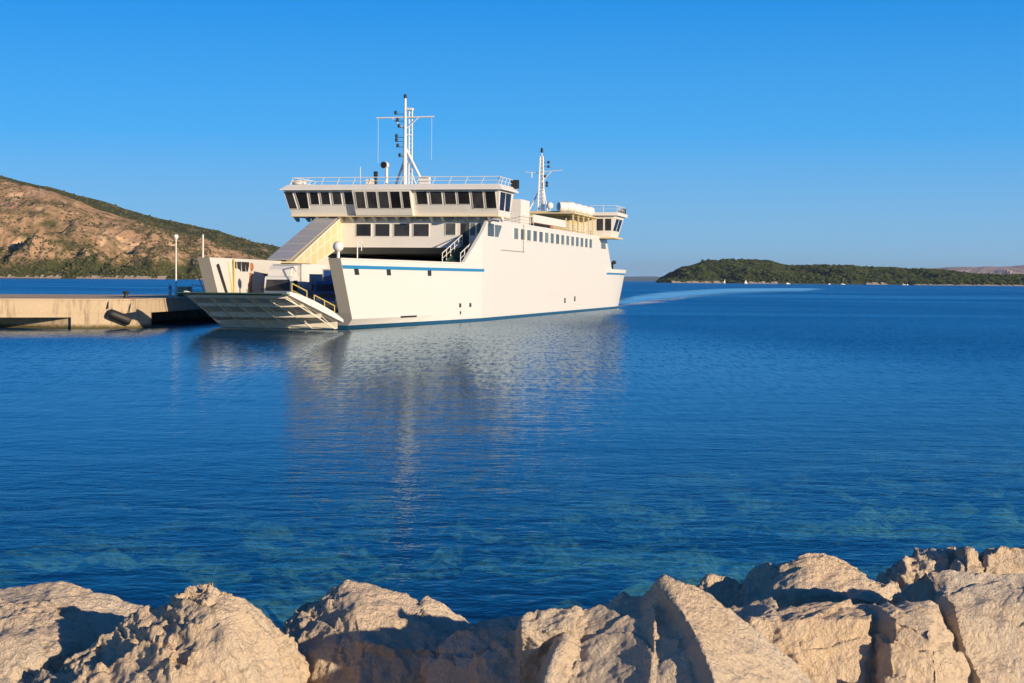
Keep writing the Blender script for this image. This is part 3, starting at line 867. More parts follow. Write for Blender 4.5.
for a, b in ((312.2, 320.6), (323.5, 332), (335.2, 343.8), (347, 356)): bridge_window(a, b, False)
for a, b in ((360.3, 369), (371.5, 381), (383.2, 392.8), (395, 404.6), (406.9, 414.3)): bridge_window(a, b, True, .5)
for a, b in ((419.5, 430), (433.4, 444.4), (447.4, 458), (460.5, 471.5)): bridge_window(a, b, False)
for a, b in ((474.3, 484.7), (487.2, 497)): bridge_window(a, b, True)
def sx(z): return 9.9 + .3 * (z - ZB) / (ZT - ZB)
for y0, y1 in ((33.7, 35.4), (36.0, 37.8)):
    q = MB(); z0, z1 = 10.75, 12.48
    dy = .5
    q.hexa([(sx(z0) - .05, y0, z0), (sx(z0) + .03, y0, z0), (sx(z0) + .03, y1 - dy * 0, z0), (sx(z0) - .05, y1, z0)], [(sx(z1) - .05, y0 - dy, z1), (sx(z1) + .03, y0 - dy, z1), (sx(z1) + .03, y1 - dy * .3, z1), (sx(z1) - .05, y1 - dy * .3, z1)])
    q.build('window', M['glass'], br)
for i in range(19):
    x = -11.1 + i * 1.17
    q = MB(); q.prism_x([(33.2, 10.095), (34.44, 10.095), (34.44, 9.62), (34.2, 9.66)], x, x + .26); q.build('bracket', M['white'], br)
q = MB(); q.box(-11.4, 9.95, 33.15, 38.1, 10.10, 10.195); q.build('soffit', M['cream'], br)
for x in (-7.2, 1.7, 5.0): MB().box(x, x + .5, 33.2, 33.7, 9.86, 10.09).build('floodlight', M['black'], br)
MB().box(-5.6, 5.4, 39.8, 46, 9.97, 12.62).build('chart_room', M['white'], ferry)
def railing(pts, h, name='railing', lean=(0, 0, 0), parent=None, step=1.2, r=.028, rows=3, mat=None):
    q = MB(); ln = Vector(lean)
    pts = [Vector(p) for p in pts]
    for k in range(1, rows + 1):
        q.path([p + (Vector((0, 0, h)) + ln) * (k / rows) for p in pts], r * (1.15 if k == rows else .75), 5)
    for a, b in zip(pts, pts[1:]):
        n = max(1, int((b - a).length / step))
        for i in range(n + 1):
            p = a.lerp(b, i / n); q.tube(p, p + Vector((0, 0, h)) + ln, r, 5)
    return q.build(name, mat or M['white'], parent or ferry)
railing([(-11.2, 39.4, 13.2), (-11.2, 33.6, 13.2)], .72, lean=(.5, .3, 0), rows=2, r=.035)
railing([(-11.2, 33.6, 13.2), (10.0, 33.6, 13.2)], .72, lean=(.35, -.1, 0), step=1.55, rows=2, r=.035)
railing([(10.0, 33.6, 13.2), (10.0, 39.4, 13.2)], .72, lean=(.2, 0, 0), rows=2, r=.035)

# forward mast
ms = MB(); MX, MY = -.2, 36.5
ms.tube((MX, MY, 13.2), (MX, MY, 18), .24, 10, .18); ms.tube((MX, MY, 18), (MX, MY, 21.9), .16, 10, .12)
ms.tube((MX + 2.0, MY + .2, 13.2), (MX + .1, MY, 16.9), .13, 8); ms.tube((MX - 1.2, MY + .6, 13.2), (MX - .1, MY + .2, 15.8), .12, 8); ms.tube((MX + .9, MY + 1.2, 13.2), (MX + .05, MY + .1, 16), .07, 8)
mast = ms.build('mast', M['white'], ferry, True, 40)
la_ = MB()
for dx in (.36, .68): la_.tube((MX + dx, MY + .2, 13.3), (MX + dx, MY + .2, 20.8), .06, 6)
for i in range(17): la_.tube((MX + .36, MY + .2, 13.6 + i * .43), (MX + .68, MY + .2, 13.6 + i * .43), .04, 5)
for z in (16.3, 18.3, 20.0): la_.tube((MX, MY, z), (MX + .7, MY + .2, z), .05, 6)
la_.build('ladder', M['white'], mast)
yd = MB(); yd.tube((MX - 3.0, MY, 20.0), (MX + 3.0, MY, 20.05), .075, 8)
yd.tube((MX + .1, MY, 18.9), (MX + 1.4, MY, 20.0), .05, 6); yd.tube((MX - .1, MY, 18.9), (MX - 1.4, MY, 20.0), .05, 6)
yd.build('yard', M['white'], mast)
MB().box(MX + .15, MX + .75, MY - .1, MY + .5, 20.75, 20.95).build('platform', M['white'], mast)
MB().lathe((MX, MY, 21.9), (0, 0, 1), [(.09, 0), (.16, .06), (.16, .3), (.06, .42)], 10).build('masthead_light', M['black'], mast)
for dx, z in ((-.75, 19.8), (-.6, 19.2), (-.85, 18.2), (-.85, 17.8), (-.72, 17.25), (-.5, 16.3), (-.95, 20.5)):
    l_ = MB(); l_.lathe((MX + dx, MY - .1, z - .2), (0, 0, 1), [(.06, 0), (.15, .05), (.15, .32), (.06, .38)], 10)
    l_.tube((MX + dx, MY - .1, z - .15), (MX, MY, z - .15), .03, 5)
    l_.build('signal_lamp', M['black'], mast)
an = MB()
for x, z0, z1 in ((MX - 2.8, 15.5, 20.0), (MX + 2.75, 15.8, 20.0)): an.tube((x, MY, z0), (x, MY, z1), .016, 5)
an.build('wire_antenna', M['white'], mast)
MB().tube((-4.0, 34, 13.25), (-4.0, 34, 15.0), .03, 6).build('whip_antenna', M['white'], ferry)
sl_ = MB(); sl_.tube((-1.55, 34.8, 13.2), (-1.55, 34.8, 14.9), .14, 10); sl_.lathe((-1.55, 34.3, 15.15), (-.15, -1, 0), [(.30, -.3), (.36, -.1), (.36, .25), (.33, .25)], 14)
sl_ = sl_.build('searchlight', M['white'], ferry, True, 40)
MB().lathe((-1.6, 34.0, 15.15), (-.15, -1, 0), [(.33, 0), (.33, .06)], 14).build('lens', M['black'], sl_)
q = MB(); q.tube((-2.35, 33.8, 13.2), (-2.35, 33.8, 14.2), .16, 10); q.box(-2.5, -2.2, 33.6, 34, 14.0, 14.5); q.build('horn', M['black'], ferry)
MB().box(-3.3, -2.45, 33.6, 34.4, 13.25, 13.75).build('equipment_box', M['white'], ferry)
MB().box(2.1, 3.05, 33.7, 34.5, 13.25, 14.0).build('equipment_box', M['white'], ferry)
q = MB(); q.lathe((-10.5, 34.3, 13.25), (0, 0, 1), [(.5, 0), (.7, .1), (.7, .35), (.4, .5)], 14); q.build('dome_antenna', M['white'], ferry, True)
MB().box(10.0, 10.7, 39.2, 39.9, 13.1, 13.95).build('floodlight', M['black'], ferry)

# covered stair on the port side, open green stair on the starboard side
q = MB(); q.prism_x([(21.5, 5.5), (22.2, 5.5), (FY, 10.12), (FY, 7.25), (28.2, 5.36), (21.5, 5.36)], -8.7, -6.42); cs = q.build('stair_enclosure', M['cream'], ferry)
q = MB()
for i in range(6):
    t0, t1 = i / 6 + .006, (i + 1) / 6 - .006
    y0, y1 = 21.5 + (FY - 21.5) * t0, 21.5 + (FY - 21.5) * t1
    def zz(y): return 5.55 + (10.12 - 5.5) * (y - 21.5) / (FY - 21.5) + .06
    q.hexa([(-8.75, y0, zz(y0)), (-6.5, y0, zz(y0)), (-6.5, y1, zz(y1)), (-8.75, y1, zz(y1))], [(-8.75, y0, zz(y0) + .1), (-6.5, y0, zz(y0) + .1), (-6.5, y1, zz(y1) + .1), (-8.75, y1, zz(y1) + .1)])
q.build('roof_panel', paint('stair_grey', (.34, .34, .35), .5, .2), cs)
q = MB()
for i in range(7):
    y = 23 + i * 1.85; zt = 5.5 + 4.62 * (y - 22.2) / (FY - 22.2); zb = 5.4 if y < 28 else 5.36 + (y - 28.2) / (FY - 28.2) * 1.9
    q.box(-6.42, -6.36, y - .06, y + .06, zb, zt)
q.tube((-6.4, 22.2, 5.5), (-6.4, FY, 10.1), .09); q.tube((-6.4, 28.2, 5.4), (-6.4, FY, 7.3), .07); q.tube((-6.4, 25, 5.6), (-6.4, FY, 8.9), .04)
q.build('stair_frame', M['white'], cs)
st = MB()
for i in range(11):
    t = i / 11; y = FY - .35 - 6.2 * t; z = 7.38 - 1.9 * t
    st.box(6.15, 7.85, y - .5, y, z - .12, z)
st.prism_x([(FY, 7.3), (FY, 6.9), (28, 5.2), (28, 5.5)], 6.1, 6.2); st.prism_x([(FY, 7.3), (FY, 6.9), (28, 5.2), (28, 5.5)], 7.8, 7.9)
stair = st.build('stairs', M['deck'], ferry)
for x in (6.12, 7.88): railing([(x, FY - .2, 7.35), (x, 28, 5.45)], 1.0, 'handrail', parent=stair, r=.045, rows=2, step=1.3)
MB().box(-5.2, 8.2, 27.3, FY, 5.2, 5.32).build('side_deck', M['deck'], ferry) if False else None
dk = MB(); dk.prism_z([(6.0, 24), (7.5, 24), (8.2, 34), (6.0, 34)], 5.25, 5.36); dk.build('side_deck', M['deck'], ferry)

# bow fittings
q = MB(); q.tube((5.4, .9, 5.5), (5.4, .9, 6.1), .12, 10); q.sphere((5.4, .9, 6.45), .42, 14); q.build('dome_antenna', M['white'], ferry, True, 60)
q = MB(); q.path([(5.9, 4, 5.5), (5.9, 4, 6.9), (5.9, 5.0, 6.9), (5.9, 5.6, 6.5)], .05); q.tube((5.9, 5, 6.9), (5.9, 5, 6.2), .04); q.build('davit', M['white'], ferry)
MB().tube((-5.7, .6, 5.5), (-5.7, .6, 7.35), .07, 8).build('flagpole', M['white'], ferry)
q = MB(); q.lathe((-6.15, -.25, 4.9), (0, 0, 1), [(.1, 0), (.22, .1), (.22, .35), (.1, .5)], 10); q.tube((-6.1, -.1, 4.9), (-5.75, 1.6, 2.2), .06, 6); q.tube((-6.15, -.2, 5.6), (-6.15, -.2, 5.3), .05, 6); q.build('hoist', M['dark'], ferry)
for s in (1, -1):
    q = MB(); q.tube((s * 4.86, 1.6, 5.0), (s * 5.05, 4.6, 1.6), .11, 8); q.build('hydraulic_ram', M['dark'], ferry)
# inside face of the port bulwark: crew openings above, below them a dark sheet standing in for the shade of the garage
for i in range(4):
    y = 5.7 + i * 1.2
    x = -(wid(y) - thick(y)) + .0
    xe = -(wid(y + .95) - thick(y + .95))
    q = MB(); q.hexa([(x - .05, y, 4.5), (x + .03, y, 4.5), (xe + .03, y + .95, 4.5), (xe - .05, y + .95, 4.5)], [(x - .05, y - .1, 5.3), (x + .03, y - .1, 5.3), (xe + .03, y + .95, 5.3), (xe - .05, y + .95, 5.3)])
    q.build('bulwark_opening', M['dark'], ferry)
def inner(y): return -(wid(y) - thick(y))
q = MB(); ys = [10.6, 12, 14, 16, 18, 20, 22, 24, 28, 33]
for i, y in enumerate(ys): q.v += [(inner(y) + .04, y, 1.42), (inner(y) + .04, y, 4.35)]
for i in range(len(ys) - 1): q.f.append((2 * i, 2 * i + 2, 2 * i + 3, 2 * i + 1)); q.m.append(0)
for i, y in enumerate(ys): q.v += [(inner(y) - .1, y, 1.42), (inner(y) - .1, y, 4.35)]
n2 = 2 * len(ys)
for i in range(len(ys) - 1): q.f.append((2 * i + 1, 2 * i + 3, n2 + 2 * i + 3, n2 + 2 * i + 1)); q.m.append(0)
q.build('shade_panel', M['dark'], ferry)
q = MB(); q.box(-5.95, -5.65, 10.2, 10.5, 1.45, 4.4); q.build('locker', M['orange'], ferry)
q = MB(); q.tube((-5.2, 5.6, 1.5), (-5.2, 5.6, 5.5), .08, 8); q.tube((-5.3, 4.4, 5.3), (-5.15, 5.6, 1.5), .08, 8); q.build('gate_post', M['yellow'], ferry)
for y, z in ((8.6, 2.3), (10.9, 4.9)):
    q = MB(); q.lathe((inner(y) + .04, y, z), (1, 0, 0), [(.32, 0), (.38, .05), (.32, .1)], 14); q.build('lifebuoy' if z > 3 else 'vent_cover', M['orange'] if z > 3 else M['grey'], ferry)

# bow ramp, raised a little above the pier, its ribbed underside towards us
HY, HZ, TY, TZ = .9, .70, -6.2, 2.80
def rp(u, t, dz=0.0):
    """u 0..1 across from port, t 0..1 from hinge to tip"""
    xl, xr = -4.3 + (-3.9 + 4.3) * t, 5.5 + (3.95 - 5.5) * t
    return Vector((xl + (xr - xl) * u, HY + (TY - HY) * t, HZ + (TZ - HZ) * t + dz))
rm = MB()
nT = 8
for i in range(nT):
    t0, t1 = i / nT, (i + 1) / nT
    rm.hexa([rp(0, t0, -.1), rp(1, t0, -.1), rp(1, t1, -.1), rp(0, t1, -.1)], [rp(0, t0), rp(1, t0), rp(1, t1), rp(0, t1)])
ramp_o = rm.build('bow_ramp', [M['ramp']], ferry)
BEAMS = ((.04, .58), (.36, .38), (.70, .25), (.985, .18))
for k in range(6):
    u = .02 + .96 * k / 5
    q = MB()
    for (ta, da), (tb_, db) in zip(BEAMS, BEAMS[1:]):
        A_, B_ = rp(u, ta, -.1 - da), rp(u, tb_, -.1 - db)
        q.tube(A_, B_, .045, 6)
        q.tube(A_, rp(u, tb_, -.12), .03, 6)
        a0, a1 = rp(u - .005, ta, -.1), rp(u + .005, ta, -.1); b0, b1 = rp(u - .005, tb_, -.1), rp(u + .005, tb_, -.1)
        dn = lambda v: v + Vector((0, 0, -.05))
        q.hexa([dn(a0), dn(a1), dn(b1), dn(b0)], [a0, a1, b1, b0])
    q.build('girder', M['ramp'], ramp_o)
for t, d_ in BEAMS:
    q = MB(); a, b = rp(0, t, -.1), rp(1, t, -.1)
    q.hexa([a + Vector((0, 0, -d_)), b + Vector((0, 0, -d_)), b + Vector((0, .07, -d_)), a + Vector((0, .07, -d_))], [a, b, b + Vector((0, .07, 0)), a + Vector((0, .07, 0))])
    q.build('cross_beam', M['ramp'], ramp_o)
q = MB(); a, b = rp(-.02, 1), rp(1.02, 1)
q.hexa([a + Vector((0, -1.5, .02)), b + Vector((0, -1.5, .02)), b + Vector((0, 0, -.09)), a + Vector((0, 0, -.09))], [a + Vector((0, -1.5, .10)), b + Vector((0, -1.5, .10)), b + Vector((0, .02, .03)), a + Vector((0, .02, .03))])
q.build('ramp_flap', M['deck'], ramp_o)
q = MB()
for i in range(nT):
    t0, t1 = i / nT, (i + 1) / nT
    q.hexa([rp(.03, t0, .003), rp(.97, t0, .003), rp(.97, t1, .003), rp(.03, t1, .003)], [rp(.03, t0, .02), rp(.97, t0, .02), rp(.97, t1, .02), rp(.03, t1, .02)])
q.build('ramp_deck', M['deck'], ramp_o)
for u0, u1 in ((1.0, 1.035), (-.035, 0)):
    q = MB(); nS = 10
    for i in range(nS):
        t0, t1 = i / nS, (i + 1) / nS
        def hh(t): return .12 + .30 * sin(pi * min(1, (1 - t) * 1.0 + .02)) ** .6
        q.hexa([rp(u0, t0, -.10), rp(u1, t0, -.10), rp(u1, t1, -.10), rp(u0, t1, -.10)], [rp(u0, t0, hh(t0)), rp(u1, t0, hh(t0)), rp(u1, t1, hh(t1)), rp(u0, t1, hh(t1))])
    q.build('side_plate', M['white'], ramp_o)
for t0, t1 in ((.88, .60), (.46, .06)):
    railing([rp(.985, t0, .05), rp(.985, t1, .05)], 1.0, 'handrail', parent=ramp_o, r=.045, rows=2, step=1.1, mat=M['yellow'])

# funnel casing, open deck and after bridge
MB().box(2.4, 7.95, 52.6, 57.0, 9.97, 12.72).build('funnel_casing', M['white'], ferry)
q = MB(); q.box(8.15, 8.3, 57.6, 75.8, 10.42, 11.28); q.build('deck_screen', M['white'], ferry)
railing([(8.35, 41, 9.97), (8.35, 57.4, 9.97)], 1.0, 'railing', step=1.5)
railing([(8.35, 76, 9.97), (8.35, 96.5, 9.97)], 1.0, 'railing', step=1.5)
MB().box(-7, 6.4, 88, 96.9, 9.97, 13.0).build('deck_house', M['cream'], ferry)
q = MB(); q.box(2.5, 8.4, 80.5, 97, 12.35, 12.5)
for y in (81.5, 85, 88.5, 92, 95): q.box(8.0, 8.18, y, y + .18, 9.97, 12.35)
for y in (84, 90): q.box(6.6, 6.75, y, y + .15, 9.97, 12.35)
q.build('shelter', M['cream'], ferry)
q = MB()
for y in range(60, 80, 4): q.box(5.2, 6.2, y, y + 2.6, 10.35, 10.45); q.box(5.9, 6.1, y, y + 2.6, 10.4, 10.9); q.box(5.3, 5.4, y + .2, y + .3, 9.97, 10.35); q.box(5.3, 5.4, y + 2.2, y + 2.3, 9.97, 10.35)
q.build('bench', M['orange'], ferry)
for i in range(4):
    y = 81.6 + i * 4.3
    q = MB(); c = Vector((7.2, y, 13.22)); d = Vector((-.75, -.65, 0)).normalized()
    q.lathe(c, d, [(.25, -1.2), (.55, -1.12), (.64, -.9), (.64, -.05), (.69, 0), (.64, .05), (.64, .9), (.55, 1.12), (.25, 1.2)], 18)
    rr = q.build('life_raft', M['white'], ferry, True, 40)
    f_ = MB(); f_.prism_y([(6.5, 12.5), (7.9, 12.5), (7.9, 12.75), (7.5, 12.62), (6.9, 12.62), (6.5, 12.75)], y - .5, y + .5)
    f_.build('cradle', M['steel'], rr)
ab = MB(); AZB, AZT = 9.9, 12.75
ab.hexa([(-10.2, 97, AZB), (10.2, 97, AZB), (10.2, 103, AZB), (-10.2, 103, AZB)], [(-10.9, 97, AZT), (10.9, 97, AZT), (10.9, 104.2, AZT), (-10.9, 104.2, AZT)])
ab = ab.build('after_bridge', M['white'], ferry)
q = MB(); q.box(-11.2, 11.25, 96.5, 104.9, 12.755, 13.2); q.build('roof', M['white'], ab)
q = MB(); q.box(-10.4, 10.75, 96.8, 104.0, 9.7, 9.895); q.build('soffit', M['cream'], ab)
for x0, x1 in ((8.35, 9.2), (9.5, 10.3)):
    MB().box(x0, x1, 96.96, 97.02, 10.75, 12.35).build('window', M['glass'], ab)
for y0, y1 in ((97.8, 99.9), (100.5, 102.6)):
    q = MB(); z0, z1 = 10.75, 12.35
    s_ = lambda z: 10.2 + .7 * (z - AZB) / (AZT - AZB)
    q.hexa([(s_(z0) - .05, y0, z0), (s_(z0) + .03, y0, z0), (s_(z0) + .03, y1, z0), (s_(z0) - .05, y1, z0)], [(s_(z1) - .05, y0 + .4, z1), (s_(z1) + .03, y0 + .4, z1), (s_(z1) + .03, y1 + .5, z1), (s_(z1) - .05, y1 + .5, z1)])
    q.build('window', M['glass'], ab)
railing([(7.5, 96.8, 13.2), (11, 96.8, 13.2), (11, 104.6, 13.2)], .9, 'railing', parent=ab, rows=2, r=.03)
MB().box(10.6, 11.1, 103.6, 104.3, 13.2, 14.0).build('floodlight', M['black'], ab)
MB().box(10.5, 11.0, 101.6, 102.2, 13.2, 13.7).build('floodlight', M['black'], ab)
am = MB(); AX, AY = .05, 99.8
for dx, dy in ((-.45, -.4), (.45, -.4), (0, .5)): am.tube((AX + dx, AY + dy, 13.2), (AX + dx * .45, AY + dy * .45, 21.0), .12, 6, .10)
for i in range(14):
    z = 13.8 + i * .52; k = 1 - .55 * (z - 13.2) / 7.8
    P_ = [Vector((AX + dx * k, AY + dy * k, z)) for dx, dy in ((-.45, -.4), (.45, -.4), (0, .5))]
    am.path(P_ + [P_[0]], .06, 5); am.tube(P_[0], P_[1] + Vector((0, 0, .5)), .03, 5)
am.tube((AX - 2.0, AY, 13.2), (AX - .3, AY, 16.3), .13, 6); am.tube((AX + .9, AY, 13.2), (AX + .3, AY, 16.6), .08, 6)
am.tube((AX, AY, 20.8), (AX, AY, 21.6), .08, 6)
amast = am.build('after_mast', M['white'], ferry)
MB().lathe((AX, AY, 21.5), (0, 0, 1), [(.08, 0), (.18, .1), (.18, .5), (.08, .7)], 10).build('masthead_light', M['black'], amast)
q = MB(); q.tube((AX, AY, 18.9), (AX + 2.9, AY, 19.1), .05, 6); q.tube((AX + .2, AY, 17.7), (AX + 1.4, AY, 18.95), .05, 6); q.tube((AX - 2.3, AY, 18.9), (AX, AY, 18.7), .045, 6); q.tube((AX - 1.4, AY, 18.85), (AX - 1.4, AY, 18.1), .07, 6)
q.build('yard', M['white'], amast)
for dx, z in ((1.0, 20.2), (1.0, 19.6), (.8, 17.4), (.8, 17.0), (.5, 18.3)):
    q = MB(); q.lathe((AX + dx, AY - .2, z - .2), (0, 0, 1), [(.07, 0), (.17, .05), (.17, .32), (.07, .38)], 10); q.tube((AX + dx, AY - .2, z), (AX, AY, z), .03, 5); q.build('signal_lamp', M['black'], amast)
q = MB(); q.tube((AX + 1.4, AY - 1, 13.2), (AX + 1.4, AY - 1, 13.8), .08, 8); q.sphere((AX + 1.4, AY - 1, 14.2), .5, 14); q.build('dome_antenna', M['white'], ferry, True, 60)
q = MB(); q.lathe((8.5, 109, 6.6), (1, 0, 0), [(.2, 0), (.3, .2), (.2, .5)], 10); q.box(8.4, 8.6, 108.6, 109.2, 5.4, 6.7); q.build('stern_light', M['dark'], ferry)

# ------------------------------------------------------------------ vehicles on the car deck
def place(name, x, y, label, cat):
    o = empty(name, shipw(x, y, 1.42), -TH)
    return tag(o, label, cat)
WHL = [(.30, -.14), (.46, -.13), (.5, -.08), (.5, .08), (.46, .13), (.30, .14)]
def wheels(parent, xs, ys, r=.5):
    for y in ys:
        for s in (-1, 1):
            k = MB(); k.lathe((s * xs, y, r), (1, 0, 0), [(a * r / .5, h) for a, h in WHL], 18)
            w = k.build('wheel', M['black'], parent, True, 40)
            MB().lathe((s * (xs + .02), y, r), (s, 0, 0), [(.26 * r / .5, 0), (.26 * r / .5, .13), (.1, .15)], 12).build('rim', M['steel'], w)
def truck(parent, cabm, boxm, boxz, boxl, cabz=2.72, deflector=True):
    q = MB()
    q.prism_x([(0, .55), (0, 1.35), (.22, cabz - .12), (.4, cabz), (1.95, cabz), (1.95, .55)], -1.2, 1.2)
    cab = q.build('cab', cabm, parent)
    y = lambda z: .22 * (z - 1.35) / (cabz - 1.47)
    q = MB(); z0, z1 = 1.5, cabz - .28
    q.hexa([(-1.08, y(z0) - .02, z0), (1.08, y(z0) - .02, z0), (1.08, y(z0) + .06, z0), (-1.08, y(z0) + .06, z0)], [(-1.02, y(z1) - .02, z1), (1.02, y(z1) - .02, z1), (1.02, y(z1) + .06, z1), (-1.02, y(z1) + .06, z1)])
    q.build('windscreen', M['glass'], cab)
    for s in (-1, 1):
        MB().box(s * 1.2 - .015, s * 1.2 + .015, .55, 1.45, 1.5, cabz - .35).build('side_window', M['glass'], cab)
        k = MB(); k.box(s * 1.36 - .09, s * 1.36 + .09, -.05, .03, 1.55, 2.1); k.tube((s * 1.2, .1, 2.0), (s * 1.36, 0, 2.0), .02); k.build('mirror', M['black'], cab)
        MB().box(s * .85 - .2, s * .85 + .2, -.03, .02, .72, .92).build('headlight', M['lamp_glass'], cab)
    MB().box(-1.15, 1.15, -.08, .1, .45, .70).build('bumper', M['grey'], cab)
    MB().box(-.75, .75, -.02, .01, .98, 1.3).build('grille', M['dark'], cab)
    if deflector:
        k = MB(); k.prism_x([(.35, cabz + .01), (.55, cabz + .55), (1.0, cabz + .85), (1.9, cabz + .9), (1.9, cabz + .01)], -1.0, 1.0); k.build('wind_deflector', M['white'], cab)
    k = MB(); k.box(-1.25, 1.25, 2.15, 2.15 + boxl, .95, boxz); k.build('cargo_box', boxm, parent)
    k = MB()
    for z in (.95, boxz - .1): k.box(-1.28, 1.28, 2.12, 2.2, z, z + .1)
    for x in (-1.28, 1.2): k.box(x, x + .08, 2.12, 2.2, .95, boxz)
    k.build('box_frame', M['steel'], parent)
    MB().box(-.5, .5, .6, 2 + boxl, .55, .8).build('chassis', M['dark'], parent)
    wheels(parent, 1.05, (.95, 1.2 + boxl * .8))
t1 = place('truck', -2.5, 8.3, 'white delivery truck with roof wind deflector facing the ramp', 'truck')
truck(t1, paint('truck_white', (.62, .63, .60), .3, .2), paint('box_white', (.66, .65, .62), .45, .3), 3.75, 6.5)
t2 = place('truck', 1.55, 9.4, 'dark blue truck standing right of the white delivery truck', 'truck')
truck(t2, paint('cab_blue', (.02, .05, .17), .3, .2), M['truckblue'], 3.35, 6.0, 2.35, False)

# ------------------------------------------------------------------ small craft off the island
def sailboat(px, py, Y, sail, hgt, label, hullm=None, rz=.4):
    p = at(px, py, Y); o = empty('sailboat', (p.x, Y, 0), rz)
    tag(o, label, 'sailboat', 'sailing boats off the wooded island')
    Lh = hgt * .75
    q = MB(); sec = [(-.5, .10, 1.0), (-.3, .16, .95), (.1, .17, 1.0), (.35, .10, 1.1), (.5, .01, 1.25)]
    for t, w, z in sec: q.v += [(t * Lh, -w * Lh, z), (t * Lh, w * Lh, z), (t * Lh, w * Lh * .5, -.3), (t * Lh, -w * Lh * .5, -.3)]
    for i in range(4):
        a = 4 * i
        for j in range(4): q.f.append((a + j, a + (j + 1) % 4, a + 4 + (j + 1) % 4, a + 4 + j)); q.m.append(0)
    q.f += [(0, 1, 2, 3), (16, 17, 18, 19)]; q.m += [0, 0]
    q.build('hull', hullm or M['white'], o)
    MB().box(-.15 * Lh, .2 * Lh, -.07 * Lh, .07 * Lh, .95, 1.6).build('cabin', M['white'], o)
    MB().tube((0.05 * Lh, 0, 1), (.05 * Lh, 0, hgt), .13, 6).build('mast', M['white'], o)
    if sail:
        q = MB()
        for s in (-.03, .03): q.v += [(.04 * Lh, s, 2), (.04 * Lh, s, hgt * .97), (-.42 * Lh, s + .7, 2.1), (-.2 * Lh, s + .5, hgt * .55)]
        q.f += [(0, 1, 3, 2), (4, 6, 7, 5), (0, 2, 6, 4), (2, 3, 7, 6), (3, 1, 5, 7), (1, 0, 4, 5)]; q.m += [0] * 6
        q.build('mainsail', M['sail'], o)
        q = MB()
        for s in (-.03, .03): q.v += [(.08 * Lh, s, hgt * .9), (.48 * Lh, s, 1.5), (.1 * Lh, s + .6, 2)]
        q.f += [(0, 1, 2), (3, 5, 4), (0, 2, 5, 3), (2, 1, 4, 5), (1, 0, 3, 4)]; q.m += [0] * 5
        q.build('jib', M['sail'], o)
    else:
        MB().tube((.03 * Lh, 0, 2.2), (-.4 * Lh, 0, 2.3), .22, 6).build('boom', M['sail'], o)
sailboat(724.8, 283, 3300, True, 10, 'sailboat with tan sails, leftmost boat off the island', hullm=M['cream'], rz=1.2)
sailboat(745.8, 283, 3250, True, 8.5, 'small sailboat with gleaming white sails off the pale beach', rz=.3)
sailboat(843, 283.5, 3200, False, 13.5, 'bare masted yacht lying off the wooded shore', rz=.2)
def motorboat(px, Y, L_, label, rz=0.1, cab=True):
    p = at(px, 283, Y); o = empty('motorboat', (p.x, Y, 0), rz); tag(o, label, 'motorboat', 'motor boats off the wooded island')
    q = MB(); sec = [(-.5, .16, 1.1), (-.1, .17, 1.15), (.25, .13, 1.4), (.5, .01, 1.8)]
    for t, w, z in sec: q.v += [(t * L_, -w * L_, z), (t * L_, w * L_, z), (t * L_, w * L_ * .6, -.3), (t * L_, -w * L_ * .6, -.3)]
    for i in range(3):
        a = 4 * i
        for j in range(4): q.f.append((a + j, a + (j + 1) % 4, a + 4 + (j + 1) % 4, a + 4 + j)); q.m.append(0)
    q.f += [(0, 1, 2, 3), (12, 13, 14, 15)]; q.m += [0, 0]
    q.build('hull', M['white'], o)
    h = 3.2 if cab else 2.2
    MB().prism_y([(-.35 * L_, 1.1), (-.3 * L_, h), (.02 * L_, h), (.18 * L_, 1.3)], -.12 * L_, .12 * L_).build('cabin', M['white'], o)
    MB().prism_y([(-.26 * L_, h - 1), (-.25 * L_, h - .4), (.03 * L_, h - .4), (.08 * L_, h - 1)], -.123 * L_, .123 * L_).build('window', M['glass'], o)
    MB().tube((-.1 * L_, 0, h), (-.1 * L_, 0, h + 2.2), .1, 5).build('antenna', M['white'], o)
motorboat(788, 3200, 9, 'white cabin cruiser between the two white sailing boats', .2)
motorboat(829.5, 3150, 5.5, 'tiny white open motorboat just left of the bare masted yacht', .5, False)
motorboat(904, 3150, 7, 'white motorboat far right, off the dark low headland', -.3)
motorboat(907.5, 3180, 5, 'tiny white boat at the right end of the line of boats', .6, False)

# ------------------------------------------------------------------ breakwater boulders
def chunk(sil, D, front, th=.8):
    pts = [at(px, py, D) for px, py in sil]
    P = list(pts)
    P += [p + Vector((0, th, -.38 * th - .02)) for p in pts]
    P += [at(*q) for q in front]
    lo = min(pts, key=lambda p: p.x); hi = max(pts, key=lambda p: p.x)
    zb = min(p.z for p in P) - .35
    P += [Vector((lo.x, D + .1, zb)), Vector((hi.x, D + .1, zb)), Vector((lo.x, D + th, zb)), Vector((hi.x, D + th, zb))]
    return P

